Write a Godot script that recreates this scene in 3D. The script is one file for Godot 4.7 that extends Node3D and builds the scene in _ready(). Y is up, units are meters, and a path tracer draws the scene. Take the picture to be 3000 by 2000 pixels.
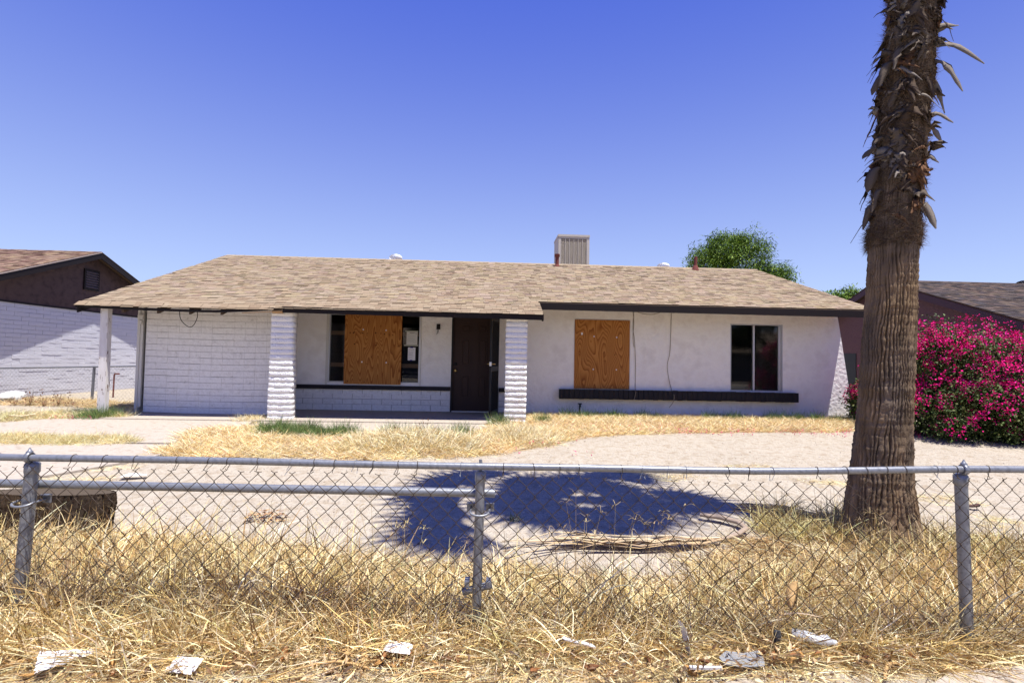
extends Node3D
# A boarded-up single-storey house behind a chain-link fence, bright noon sun.
# World: x right along the facade, y up, -z away from the street. E is the eye height above the verge.
const E := 1.45
const YAW := -0.0433
var rng := RandomNumberGenerator.new()
var M := {}
var fine := FastNoiseLite.new()

# ---------------------------------------------------------------- helpers
func v(x: float, y: float, d: float) -> Vector3:      # y measured from eye level, d = distance in front
	return Vector3(x, y + E, -d)

func gy(x: float, z: float) -> float:                  # height of the bare ground
	var d := -z
	var h := 0.25 * clampf((d - 2.8) / 7.0, 0.0, 1.0)
	h += 0.08 * clampf((-x - 7.3) / 1.5, 0.0, 1.0) * clampf((d - 10.0) / 1.5, 0.0, 1.0)
	if d > 9.0:
		return h
	return h + 0.012 * fine.get_noise_2d(x * 1.3, z * 1.3)

func R(a: float, b: float) -> float:
	return rng.randf_range(a, b)

func lin(r: float, g: float, b: float) -> Color:       # linear base colour -> sRGB Color for albedo_color
	return Color(r, g, b).linear_to_srgb()

func noise_tex(sd: int, freq: float, cols: Array, size := 512, oct := 4, normal := false, bump := 4.0, kind := FastNoiseLite.TYPE_SIMPLEX_SMOOTH) -> NoiseTexture2D:
	var n := FastNoiseLite.new()
	n.seed = sd
	n.frequency = freq
	n.fractal_octaves = oct
	n.noise_type = kind
	var t := NoiseTexture2D.new()
	t.width = size
	t.height = size
	t.seamless = true
	t.noise = n
	if normal:
		t.as_normal_map = true
		t.bump_strength = bump
	elif cols.size():
		var g := Gradient.new()
		g.offsets = PackedFloat32Array()
		g.colors = PackedColorArray()
		for i in cols.size():
			g.add_point(cols[i][0], cols[i][1])
		while g.get_point_count() > cols.size():
			g.remove_point(0)
		t.color_ramp = g
	return t

func mat(c: Color, rough := 0.9, spec := 0.3) -> StandardMaterial3D:
	var m := StandardMaterial3D.new()
	m.albedo_color = c
	m.roughness = rough
	m.metallic_specular = spec
	return m

func tri(m: StandardMaterial3D, scale: float) -> StandardMaterial3D:
	m.uv1_triplanar = true
	m.uv1_world_triplanar = true
	m.uv1_scale = Vector3(scale, scale, scale)
	return m

func nrm(m: StandardMaterial3D, t: Texture2D, s := 1.0) -> StandardMaterial3D:
	m.normal_enabled = true
	m.normal_texture = t
	m.normal_scale = s
	return m

func vcol(rough := 0.9, spec := 0.2, back := 0.0) -> StandardMaterial3D:
	var m := mat(Color.WHITE, rough, spec)
	m.vertex_color_use_as_albedo = true
	m.cull_mode = BaseMaterial3D.CULL_DISABLED
	if back > 0.0:
		m.backlight_enabled = true
		m.backlight = Color(back, back, back)
	return m

func ST() -> SurfaceTool:
	var st := SurfaceTool.new()
	st.begin(Mesh.PRIMITIVE_TRIANGLES)
	st.set_color(Color.WHITE)
	return st

func quad(st: SurfaceTool, a: Vector3, b: Vector3, c: Vector3, d: Vector3) -> void:   # counter-clockwise seen from the front
	for p in [a, c, b, a, d, c]:
		st.add_vertex(p)

func box(st: SurfaceTool, lo: Vector3, hi: Vector3, t := Transform3D()) -> void:
	st.set_smooth_group(-1)
	var p: Array[Vector3] = []
	for i in 8:
		p.append(t * Vector3(hi.x if i & 1 else lo.x, hi.y if i & 2 else lo.y, hi.z if i & 4 else lo.z))
	quad(st, p[4], p[5], p[7], p[6])
	quad(st, p[1], p[0], p[2], p[3])
	quad(st, p[5], p[1], p[3], p[7])
	quad(st, p[0], p[4], p[6], p[2])
	quad(st, p[6], p[7], p[3], p[2])
	quad(st, p[0], p[1], p[5], p[4])

func bx(st: SurfaceTool, x0: float, x1: float, y0: float, y1: float, d0: float, d1: float) -> void:   # eye-level coordinates
	box(st, v(minf(x0, x1), minf(y0, y1), maxf(d0, d1)), v(maxf(x0, x1), maxf(y0, y1), minf(d0, d1)))

func bev(st: SurfaceTool, lo: Vector3, hi: Vector3, b: float) -> void:   # box whose front (+z) edges are chamfered
	st.set_smooth_group(-1)
	var z1 := hi.z - b
	var f := [Vector3(lo.x + b, lo.y + b, hi.z), Vector3(hi.x - b, lo.y + b, hi.z), Vector3(hi.x - b, hi.y - b, hi.z), Vector3(lo.x + b, hi.y - b, hi.z)]
	var m := [Vector3(lo.x, lo.y, z1), Vector3(hi.x, lo.y, z1), Vector3(hi.x, hi.y, z1), Vector3(lo.x, hi.y, z1)]
	var k := [Vector3(lo.x, lo.y, lo.z), Vector3(hi.x, lo.y, lo.z), Vector3(hi.x, hi.y, lo.z), Vector3(lo.x, hi.y, lo.z)]
	quad(st, f[0], f[1], f[2], f[3])
	for i in 4:
		var j := (i + 1) % 4
		quad(st, m[i], m[j], f[j], f[i])
		quad(st, k[i], k[j], m[j], m[i])

func prism(st: SurfaceTool, pts: PackedVector2Array, d0: float, d1: float) -> void:   # polygon in x, y (eye-level), counter-clockwise, from depth d0 (front) to d1
	st.set_smooth_group(-1)
	var t := Geometry2D.triangulate_polygon(pts)
	for i in range(0, t.size(), 3):
		var q := [pts[t[i]], pts[t[i + 1]], pts[t[i + 2]]]
		if (q[1] - q[0]).cross(q[2] - q[0]) < 0.0:
			q = [q[0], q[2], q[1]]
		for w in [q[0], q[2], q[1]]:
			st.add_vertex(v(w.x, w.y, d0))
		for w in q:
			st.add_vertex(v(w.x, w.y, d1))
	for i in pts.size():
		var a := pts[i]
		var b := pts[(i + 1) % pts.size()]
		quad(st, v(a.x, a.y, d1), v(b.x, b.y, d1), v(b.x, b.y, d0), v(a.x, a.y, d0))

func tube(st: SurfaceTool, pts: Array, rad, sides := 6, flat := 1.0) -> void:
	st.set_smooth_group(0)
	var n := pts.size()
	var rings: Array = []
	var side := Vector3.ZERO
	for i in n:
		var dir: Vector3 = (pts[mini(i + 1, n - 1)] - pts[maxi(i - 1, 0)]).normalized()
		if side == Vector3.ZERO:
			side = dir.cross(Vector3.UP if absf(dir.y) < 0.9 else Vector3.RIGHT).normalized()
		side = (side - dir * side.dot(dir)).normalized()
		var up := dir.cross(side)
		var r: float = rad if rad is float else rad[i]
		var ring: Array[Vector3] = []
		for k in sides:
			var a := TAU * k / sides
			ring.append(pts[i] + (side * cos(a) + up * sin(a) * flat) * r)
		rings.append(ring)
	for i in n - 1:
		for k in sides:
			var j := (k + 1) % sides
			quad(st, rings[i][k], rings[i][j], rings[i + 1][j], rings[i + 1][k])
	st.set_smooth_group(-1)
	for k in range(1, sides - 1):
		for p in [rings[0][0], rings[0][k], rings[0][k + 1], rings[n - 1][0], rings[n - 1][k + 1], rings[n - 1][k]]:
			st.add_vertex(p)

func gp(n: Node) -> Vector3:
	var s := Vector3.ZERO
	while n != self:
		s += n.position
		n = n.get_parent()
	return s

func put(called: String, mesh: Mesh, m: Material, parent: Node, at := Vector3.ZERO, local := false) -> MeshInstance3D:
	var o := MeshInstance3D.new()
	o.name = called
	o.mesh = mesh
	if m:
		o.material_override = m
	parent.add_child(o, true)
	o.position = at if local or parent == self else at - gp(parent)
	return o

func mk(called: String, st: SurfaceTool, m: Material, parent: Node = self, local := false) -> MeshInstance3D:
	st.generate_normals()
	return put(called, st.commit(), m, parent, Vector3.ZERO, local)

func mesh_of(st: SurfaceTool) -> ArrayMesh:
	st.generate_normals()
	return st.commit()

func thing(called: String, label: String, cat: String, at: Vector3, group := "") -> Node3D:
	var o := Node3D.new()
	o.name = called
	add_child(o, true)
	o.position = at
	return tag(o, label, cat, group)

func tag(o: Node3D, label: String, cat: String, group := "") -> Node3D:
	o.set_meta("label", label)
	o.set_meta("category", cat)
	if group:
		o.set_meta("group", group)
	return o

func struct(called: String, st: SurfaceTool, m: Material) -> MeshInstance3D:
	var o := mk(called, st, m)
	o.set_meta("kind", "structure")
	return o

func multi(called: String, mesh: Mesh, xf: Array, cols: Array, m: Material, parent: Node = self) -> MultiMeshInstance3D:
	var mm := MultiMesh.new()
	mm.transform_format = MultiMesh.TRANSFORM_3D
	mm.use_colors = true
	mm.mesh = mesh
	mm.instance_count = xf.size()
	for i in xf.size():
		mm.set_instance_transform(i, xf[i])
		mm.set_instance_color(i, cols[i])
	var o := MultiMeshInstance3D.new()
	o.name = called
	o.multimesh = mm
	o.material_override = m
	o.set_meta("kind", "stuff")
	parent.add_child(o, true)
	o.position = -gp(parent) if parent != self else Vector3.ZERO
	return o

func raw(vs: PackedVector3Array, cs: PackedColorArray) -> ArrayMesh:
	var a := []
	a.resize(Mesh.ARRAY_MAX)
	a[Mesh.ARRAY_VERTEX] = vs
	a[Mesh.ARRAY_COLOR] = cs
	var m := ArrayMesh.new()
	m.add_surface_from_arrays(Mesh.PRIMITIVE_TRIANGLES, a)
	return m

func pick(a: Array):
	return a[rng.randi_range(0, a.size() - 1)]

func lumpy(c: Color, k := 0.15) -> Color:
	var f := 1.0 + R(-k, k)
	return Color(c.r * f, c.g * f * (1.0 + R(-0.04, 0.04)), c.b * f * (1.0 + R(-0.08, 0.08)))

func spin(scale := 1.0, tilt := 0.12) -> Basis:
	return Basis(Vector3(R(-1, 1), 0.001, R(-1, 1)).normalized(), R(-tilt, tilt)) * Basis(Vector3.UP, R(0, TAU)).scaled(Vector3.ONE * scale)

func clump(n: int, rad: float, l0: float, l1: float, t0: float, t1: float, curl: float, w: float, cols: Array, segs := 4) -> ArrayMesh:
	var vs := PackedVector3Array()
	var cs := PackedColorArray()
	for b in n:
		var a := R(0, TAU)
		var p := Vector3(cos(a), 0, sin(a)) * rad * sqrt(rng.randf())
		var az := R(0, TAU)
		var tilt := R(t0, t1)
		var L := R(l0, l1)
		var bend := R(-0.25, 1.0) * curl
		var c: Color = lumpy(pick(cols), 0.25)
		var w0 := w * R(0.6, 1.3)
		var turn := R(0, PI)
		var prev: Array[Vector3] = []
		for s in segs + 1:
			var t := float(s) / segs
			var dir := Vector3(sin(tilt) * cos(az), cos(tilt), sin(tilt) * sin(az))
			var side := dir.cross(Vector3(cos(turn), 0.3, sin(turn))).normalized()
			var hw := w0 * 0.5 * (1.0 - 0.85 * t * t)
			var now: Array[Vector3] = [p - side * hw, p + side * hw]
			if s > 0:
				vs.append_array(PackedVector3Array([prev[0], prev[1], now[1], prev[0], now[1], now[0]]))
				for k in 6:
					cs.append(c)
			prev = now
			p += dir * L / segs
			p.y = maxf(p.y, 0.004)
			tilt += bend / segs
			az += R(-0.25, 0.25)
	return raw(vs, cs)

func scatter_in(poly: PackedVector2Array, per_m2: float) -> Array:
	var lo := poly[0]
	var hi := poly[0]
	for p in poly:
		lo = lo.min(p)
		hi = hi.max(p)
	var out := []
	for i in int((hi.x - lo.x) * (hi.y - lo.y) * per_m2):
		var q := Vector2(R(lo.x, hi.x), R(lo.y, hi.y))
		if Geometry2D.is_point_in_polygon(q, poly):
			out.append(q)
	return out

func P2(a: Array) -> PackedVector2Array:
	var o := PackedVector2Array()
	for i in range(0, a.size(), 2):
		o.append(Vector2(a[i], a[i + 1]))
	return o

# ---------------------------------------------------------------- scene
func _ready() -> void:
	rng.seed = 7
	fine.seed = 3
	fine.frequency = 1.0
	var cam := Camera3D.new()
	cam.name = "camera"
	cam.transform = Transform3D(Basis(Vector3.UP, YAW) * Basis(Vector3.RIGHT, 0.0359) * Basis(Vector3.BACK, 0.0196), Vector3(0, E, 0))
	cam.fov = 66.21
	cam.near = 0.05
	cam.far = 600.0
	add_child(cam)
	cam.current = true
	var sky_mat := ProceduralSkyMaterial.new()
	sky_mat.sky_top_color = lin(0.0216, 0.0555, 0.37)
	sky_mat.sky_horizon_color = lin(0.384, 0.489, 0.66)
	sky_mat.sky_curve = 0.214
	sky_mat.ground_horizon_color = lin(0.32, 0.29, 0.25)
	sky_mat.ground_bottom_color = lin(0.28, 0.25, 0.21)
	sky_mat.sun_angle_max = 8.0
	sky_mat.sun_curve = 0.15
	var env := Environment.new()
	env.background_mode = Environment.BG_SKY
	env.sky = Sky.new()
	env.sky.sky_material = sky_mat
	env.tonemap_mode = Environment.TONE_MAPPER_LINEAR
	env.tonemap_exposure = 1.85
	env.sdfgi_enabled = true
	env.ssao_enabled = true
	env.ssil_enabled = true
	var we := WorldEnvironment.new()
	we.name = "world_environment"
	we.environment = env
	add_child(we)
	var sun := DirectionalLight3D.new()
	sun.name = "sun"
	sun.light_color = Color(1.0, 0.985, 0.96)
	sun.light_energy = 1.5
	sun.light_angular_distance = 0.5
	sun.shadow_enabled = true
	add_child(sun)
	sun.look_at_from_position(Vector3.ZERO, Vector3(-0.2, -1.0, -0.18), Vector3.FORWARD)
	materials()
	ground()
	house()
	neighbour_left()
	neighbour_right()
	trees()
	across_street()
	palm()
	stump()
	bougainvillea()
	fence()
	back_fence()
	yard_grass()
	verge_grass()
	fronds()
	litter()

func materials() -> void:
	var grit := noise_tex(11, 0.09, [], 512, 4, true, 5.0)
	var sand := mat(Color.WHITE, 0.95, 0.15)
	sand.albedo_texture = noise_tex(5, 0.012, [[0.0, lin(0.29, 0.23, 0.16)], [0.4, lin(0.365, 0.312, 0.24)], [0.65, lin(0.405, 0.358, 0.285)], [1.0, lin(0.32, 0.255, 0.182)]], 1024, 6)
	sand.vertex_color_use_as_albedo = true
	M.sand = nrm(tri(sand, 0.45), grit, 1.0)
	var con := mat(Color.WHITE, 0.9, 0.2)
	con.albedo_texture = noise_tex(21, 0.01, [[0.0, lin(0.27, 0.22, 0.17)], [0.35, lin(0.375, 0.325, 0.265)], [0.6, lin(0.40, 0.348, 0.287)], [1.0, lin(0.32, 0.265, 0.20)]], 1024, 6)
	M.concrete = nrm(tri(con, 0.6), grit, 0.25)
	var asp := mat(lin(0.20, 0.195, 0.19), 0.9, 0.3)
	M.asphalt = nrm(tri(asp, 1.0), grit, 0.6)
	var st := mat(Color.WHITE, 0.85, 0.25)
	st.albedo_texture = noise_tex(31, 0.008, [[0.0, lin(0.76, 0.725, 0.70)], [0.5, lin(0.86, 0.835, 0.815)], [1.0, lin(0.82, 0.785, 0.76)]], 512, 5)
	M.stucco = nrm(tri(st, 0.5), noise_tex(32, 0.035, [], 512, 4, true, 6.0), 0.35)
	var wb := mat(Color.WHITE, 0.8, 0.25)
	wb.albedo_texture = noise_tex(41, 0.02, [[0.0, lin(0.40, 0.38, 0.36)], [0.12, lin(0.74, 0.715, 0.695)], [0.6, lin(0.83, 0.81, 0.795)], [1.0, lin(0.79, 0.76, 0.74)]], 512, 5)
	M.white_brick = nrm(tri(wb, 0.8), noise_tex(42, 0.05, [], 512, 4, true, 8.0), 0.35)
	M.slump = nrm(tri(mat(lin(0.84, 0.825, 0.81), 0.85, 0.25), 1.1), noise_tex(43, 0.05, [], 512, 5, true, 10.0), 0.8)
	M.mortar = mat(lin(0.36, 0.34, 0.32), 0.95, 0.1)
	M.grey_mortar = mat(lin(0.20, 0.185, 0.175), 0.95, 0.1)
	M.nbrick = nrm(tri(mat(lin(0.60, 0.60, 0.64), 0.85, 0.25), 0.8), noise_tex(42, 0.05, [], 512, 4, true, 8.0), 0.3)
	M.dark_trim = mat(lin(0.015, 0.0105, 0.0095), 0.6, 0.3)
	M.black_paint = nrm(tri(mat(lin(0.016, 0.014, 0.018), 0.55, 0.35), 1.5), noise_tex(42, 0.05, [], 512, 4, true, 8.0), 0.3)
	M.deck = mat(lin(0.10, 0.07, 0.05), 0.9, 0.1)
	M.raw_wood = mat(lin(0.50, 0.33, 0.18), 0.85, 0.2)
	M.brace = mat(lin(0.40, 0.26, 0.16), 0.85, 0.2)
	M.door = mat(lin(0.042, 0.022, 0.018), 0.55, 0.35)
	M.black_metal = mat(lin(0.012, 0.012, 0.014), 0.5, 0.4)
	M.alu = mat(lin(0.55, 0.55, 0.56), 0.45, 0.5)
	M.alu.metallic = 0.5
	M.trim_white = mat(lin(0.62, 0.60, 0.56), 0.8, 0.25)
	M.brass = mat(lin(0.75, 0.52, 0.20), 0.25, 0.5)
	M.brass.metallic = 0.7
	M.steel = mat(lin(0.7, 0.7, 0.72), 0.3, 0.5)
	M.steel.metallic = 0.9
	M.glass = mat(Color(0.02, 0.025, 0.03, 0.25), 0.03, 0.5)
	M.glass.transparency = BaseMaterial3D.TRANSPARENCY_ALPHA
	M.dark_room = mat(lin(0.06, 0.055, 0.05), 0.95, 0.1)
	M.shingle = nrm(tri(vcol(0.95, 0.15), 2.2), noise_tex(51, 0.2, [], 256, 3, true, 6.0), 0.5)
	M.shingle.albedo_texture = noise_tex(52, 0.15, [[0.0, lin(0.62, 0.60, 0.58)], [0.5, lin(0.95, 0.95, 0.95)], [1.0, lin(0.8, 0.78, 0.74)]], 256, 4)
	M.cable = mat(lin(0.30, 0.25, 0.19), 0.8, 0.2)
	M.dark_cable = mat(lin(0.03, 0.03, 0.03), 0.7, 0.2)
	M.galv = nrm(tri(mat(Color.WHITE, 0.42, 0.5), 3.0), noise_tex(61, 0.06, [], 256, 3, true, 2.0), 0.2)
	M.galv.albedo_texture = noise_tex(62, 0.03, [[0.0, lin(0.13, 0.135, 0.145)], [0.5, lin(0.25, 0.26, 0.28)], [1.0, lin(0.19, 0.197, 0.21)]], 256, 4)
	M.galv.metallic = 0.45
	M.wire = mat(lin(0.075, 0.055, 0.04), 0.7, 0.3)
	M.wire.metallic = 0.3
	M.grey_wire = mat(lin(0.22, 0.22, 0.23), 0.6, 0.4)
	M.rust_pipe = mat(lin(0.17, 0.055, 0.045), 0.8, 0.25)
	M.cooler = mat(lin(0.50, 0.46, 0.40), 0.75, 0.3)
	M.cooler_dark = mat(lin(0.13, 0.12, 0.11), 0.9, 0.1)
	M.white_metal = mat(lin(0.72, 0.73, 0.75), 0.5, 0.5)
	M.brown_stucco = nrm(tri(mat(Color.WHITE, 0.9, 0.2), 0.5), noise_tex(32, 0.035, [], 512, 4, true, 6.0), 0.4)
	M.brown_stucco.albedo_texture = noise_tex(71, 0.014, [[0.0, lin(0.06, 0.042, 0.038)], [0.4, lin(0.10, 0.066, 0.058)], [1.0, lin(0.115, 0.078, 0.068)]], 512, 5)
	M.slat = mat(lin(0.16, 0.12, 0.115), 0.8, 0.2)
	M.purple_stucco = nrm(tri(mat(lin(0.125, 0.070, 0.072), 0.9, 0.2), 0.5), noise_tex(32, 0.035, [], 512, 4, true, 6.0), 0.4)
	M.blade = vcol(0.65, 0.35, 0.22)
	M.leaf = vcol(0.55, 0.3, 0.35)
	M.paper_white = mat(lin(0.78, 0.78, 0.77), 0.7, 0.3)
	M.bark = vcol(0.95, 0.12)
	M.bark.albedo_texture = noise_tex(81, 0.05, [[0.0, lin(0.55, 0.52, 0.5)], [0.5, lin(0.95, 0.93, 0.92)], [1.0, lin(0.75, 0.70, 0.66)]], 512, 5)
	nrm(tri(M.bark, 2.5), grit, 0.8)

func ground() -> void:
	rng.seed = 101
	var xs := [-300.0, -120.0, -60.0, -30.0, -20.0]
	var x := -14.0
	while x < 14.01:
		xs.append(x)
		x += 0.14
	xs.append_array([20.0, 30.0, 60.0, 120.0, 300.0])
	var zs := [-400.0, -120.0, -60.0, -35.0, -25.0, -20.0, -16.0]
	var z := -13.0
	while z < -1.6:
		zs.append(z)
		z += 0.13
	zs.append_array([0.0, 2.0, 300.0])
	var st := ST()
	st.set_smooth_group(0)
	for j in zs.size():
		for i in xs.size():
			var f: float = 1.0 + 0.07 * fine.get_noise_2d(xs[i] * 0.5 + 40.0, zs[j] * 0.5)
			st.set_color(Color(f, f, f))
			st.add_vertex(Vector3(xs[i], gy(xs[i], zs[j]), zs[j]))
	var w := xs.size()
	for j in zs.size() - 1:
		for i in w - 1:
			var a := j * w + i
			for k in [a, a + 1, a + w, a + 1, a + w + 1, a + w]:
				st.add_index(k)
	struct("ground", st, M.sand)
	# street behind the photographer and the sidewalk whose corner shows at the lower right
	st = ST()
	box(st, Vector3(-60, -0.05, 1.5), Vector3(60, 0.012, 11.0))
	struct("street", st, M.asphalt)
	st = ST()
	sheet(st, P2([-8, -1.9, -1.0, -2.05, 1.2, -2.2, 1.95, -2.30, 2.2, -2.425, 2.5, -2.475, 4.0, -2.53, 9, -2.6, 9, 0.4, -8, 0.4]), 0.02, 0.0)
	struct("sidewalk", st, M.concrete)
	# concrete drive and the walk to the porch: sheets that follow the slope
	st = ST()
	sheet(st, P2([-9.2, -8.3, -8.3, -9.0, -7.7, -9.55, -7.0, -9.62, -4.2, -9.62, -4.05, -9.0, -3.95, -8.75, -4.6, -8.55, -4.55, -8.1, -4.4, -7.6, -5.2, -7.55, -9.5, -7.75]), 0.03, 0.05)
	struct("driveway", st, M.concrete)
	st = ST()
	sheet(st, P2([-9.5, -7.70, -5.2, -7.50, -4.3, -7.5, -4.0, -7.3, -4.2, -6.6, -4.6, -5.9, -5.0, -5.4, -9.5, -5.4]), 0.026, 0.05)
	struct("driveway", st, M.concrete)
	st = ST()
	sheet(st, P2([-4.05, -9.6, -3.95, -9.1, -3.2, -8.95, -1.9, -8.8, -0.84, -8.5, -0.2, -8.9, 0.15, -9.6]), 0.034, 0.05)
	struct("path", st, M.concrete)
	st = ST()
	box(st, v(-7.3, -1.3, 10.75), v(-4.2, -1.162, 9.6))
	box(st, v(-4.199, -1.3, 11.6), v(0.45, -1.157, 9.58))
	struct("porch_floor", st, M.concrete)
	# gravel on the bare yard
	var peb := ST()
	var sp := SphereMesh.new()
	sp.radius = 0.5
	sp.height = 0.7
	sp.radial_segments = 6
	sp.rings = 3
	var xf := []
	var cs := []
	for i in 15000:
		var zz := -R(1.0, 2.9) * R(1.0, 3.4) - 1.3
		var xx := R(-1.0, 1.0) * (1.2 + 0.95 * -zz)
		if zz < -9.5:
			continue
		var s := R(0.003, 0.009) * (1.0 if rng.randf() < 0.95 else 2.2)
		xf.append(Transform3D(spin(s), Vector3(xx, gy(xx, zz) + s * 0.1, zz)))
		cs.append(lumpy(pick([Color(0.12, 0.10, 0.09), Color(0.25, 0.2, 0.17), Color(0.5, 0.45, 0.4), Color(0.35, 0.27, 0.22)]), 0.2))
	multi("gravel", sp, xf, cs, vcol(0.9))

func sheet(st: SurfaceTool, poly: PackedVector2Array, up: float, skirt: float) -> void:   # polygon in x, z laid on the sloping ground, with an edge of its own
	st.set_smooth_group(-1)
	var h := func(p: Vector2) -> Vector3: return Vector3(p.x, 0.25 * clampf((-p.y - 2.8) / 7.0, 0.0, 1.0) + up, p.y)
	var t := Geometry2D.triangulate_polygon(poly)
	for i in range(0, t.size(), 3):
		var q := [h.call(poly[t[i]]), h.call(poly[t[i + 1]]), h.call(poly[t[i + 2]])]
		if (q[1] - q[0]).cross(q[2] - q[0]).y > 0.0:
			q = [q[0], q[2], q[1]]
		for p in q:
			st.add_vertex(p)
	if skirt <= 0.0:
		return
	for i in poly.size():
		var a: Vector3 = h.call(poly[i])
		var b: Vector3 = h.call(poly[(i + 1) % poly.size()])
		var dn := Vector3(0, -skirt, 0)
		quad(st, a, b, b + dn, a + dn)

# ---------------------------------------------------------------- roofs
var tabs := {}
func tab_mesh(w: int, tone: int, cols: Array) -> ArrayMesh:      # one shingle tab: width class, tone class
	var key := [w, tone, cols]
	if not tabs.has(key):
		var st := ST()
		st.set_color(cols[tone])
		st.set_smooth_group(-1)
		var hw := (0.10 + 0.03 * w) * 0.5
		box(st, Vector3(-hw, -0.004, -0.075), Vector3(hw, 0.0, 0.075))
		st.set_color(cols[tone])
		tabs[key] = mesh_of(st)
	return tabs[key]

# slope rising away from (y0, d0); x range may differ between eave and ridge; first `parts` tabs are parts, the rest one piece
func shingle_slope(roof: Node3D, xl0: float, xr0: float, xl1: float, xr1: float, d0: float, y0: float, d1: float, slope: float, parts: int, cols: Array, step: Array, dead_end := 0.0) -> void:
	var e := 0.127
	var ang := atan(slope)
	var L := (d1 - d0) / cos(ang)
	var rows := int(L / e)
	var xf := []
	var cs := []
	var made := 0
	var up := Basis(Vector3.RIGHT, ang)
	for i in rows:
		var s := (i + 0.5) * e
		var d := d0 + s * cos(ang)
		var t := s / L
		var a := lerpf(xl0, xl1, t)
		var b := lerpf(xr0, xr1, t)
		if step.size() and d < step[1]:
			b = step[0]
		var x := a - R(0.0, 0.15)
		while x < b:
			var k := rng.randi_range(0, 4)
			var w := 0.10 + 0.03 * k
			var xa := maxf(x, a)
			var xb := minf(x + w, b)
			x += w + 0.004
			if xb - xa < 0.03:
				continue
			var lift: float = pick([0.0, 0.0, 0.002, 0.004])
			var at := v((xa + xb) * 0.5, y0 + s * sin(ang) + R(-0.0012, 0.0012), d) + up * Vector3(0, lift, 0)
			var tone := rng.randi_range(0, cols.size() - 1)
			var bs := up * Basis(Vector3.RIGHT, -pick([0.022, 0.03, 0.03, 0.045, 0.06, 0.10]))
			if i == 0 and x < dead_end:      # curled course over the missing fascia
				bs = up * Basis(Vector3.RIGHT, 0.32 + R(-0.12, 0.12))
				at.y += -0.008
			if made < parts:
				var o := put("shingle", tab_mesh(k, tone, cols), M.shingle, roof, at)
				o.basis = bs * Basis.from_scale(Vector3((xb - xa) / w, 1, 1))
				made += 1
			else:
				xf.append(Transform3D(bs * Basis.from_scale(Vector3((xb - xa) / 0.10, 1, 1)), at))
				cs.append(lumpy(cols[tone], 0.06))
	if xf.size():
		multi("shingles", tab_mesh(0, 0, [Color.WHITE]), xf, cs, M.shingle, roof)

func deck(st: SurfaceTool, xl0: float, xr0: float, xl1: float, xr1: float, d0: float, y0: float, d1: float, y1: float, th := 0.016, drop := 0.010) -> void:
	st.set_smooth_group(-1)
	var a := v(xl0, y0 - drop, d0)
	var b := v(xr0, y0 - drop, d0)
	var c := v(xr1, y1 - drop, d1)
	var e := v(xl1, y1 - drop, d1)
	var dn := Vector3(0, -th, 0)
	var flip := d1 < d0
	var top := [a, b, c, e]
	if flip:
		top = [b, a, e, c]
	quad(st, top[0], top[1], top[2], top[3])
	quad(st, top[3] + dn, top[2] + dn, top[1] + dn, top[0] + dn)
	for i in 4:
		var p: Vector3 = top[i]
		var q: Vector3 = top[(i + 1) % 4]
		quad(st, p + dn, q + dn, q, p)

func turbine(parent: Node3D, at: Vector3, m: Material, r := 0.2) -> void:
	var st := ST()
	tube(st, [at + Vector3(0, -0.75, 0), at + Vector3(0, -0.12, 0)], 0.13, 14)
	st.set_smooth_group(0)
	var n := 18
	for k in n:
		var a0 := TAU * k / n
		for s in 5:
			var q := []
			for e in [[s, 0.0, 0.0], [s, 0.24, -0.022], [s + 1, 0.24, -0.022], [s + 1, 0.0, 0.0]]:
				var t: float = e[0] / 5.0
				var ph := -0.9 + t * 2.2
				var rr: float = r * maxf(cos(ph), 0.12) + e[2]
				var aa: float = a0 + e[1] + t * 0.35
				q.append(at + Vector3(cos(aa) * rr, sin(ph) * 0.115, sin(aa) * rr))
			quad(st, q[0], q[1], q[2], q[3])
	tube(st, [at + Vector3(0, 0.105, 0), at + Vector3(0, 0.115, 0)], [0.07, 0.05], 14)
	mk("turbine_vent", st, m, parent)

# ---------------------------------------------------------------- the house
func wall_strip(st: SurfaceTool, x0: float, x1: float, y0: float, y1: float, d0: float, d1: float, holes: Array) -> void:   # holes: [x0, x1, y0, y1] from left to right
	var x := x0
	for h in holes:
		bx(st, x, h[0], y0, y1, d0, d1)
		if h[2] > y0:
			bx(st, h[0], h[1], y0, h[2], d0, d1)
		bx(st, h[0], h[1], h[3], y1, d0, d1)
		x = h[1]
	bx(st, x, x1, y0, y1, d0, d1)

func brick_mesh(w: float, h: float, dp: float, b := 0.006) -> ArrayMesh:
	var st := ST()
	bev(st, Vector3(-w / 2, -h / 2, -dp), Vector3(w / 2, h / 2, 0), b)
	return mesh_of(st)

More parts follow.
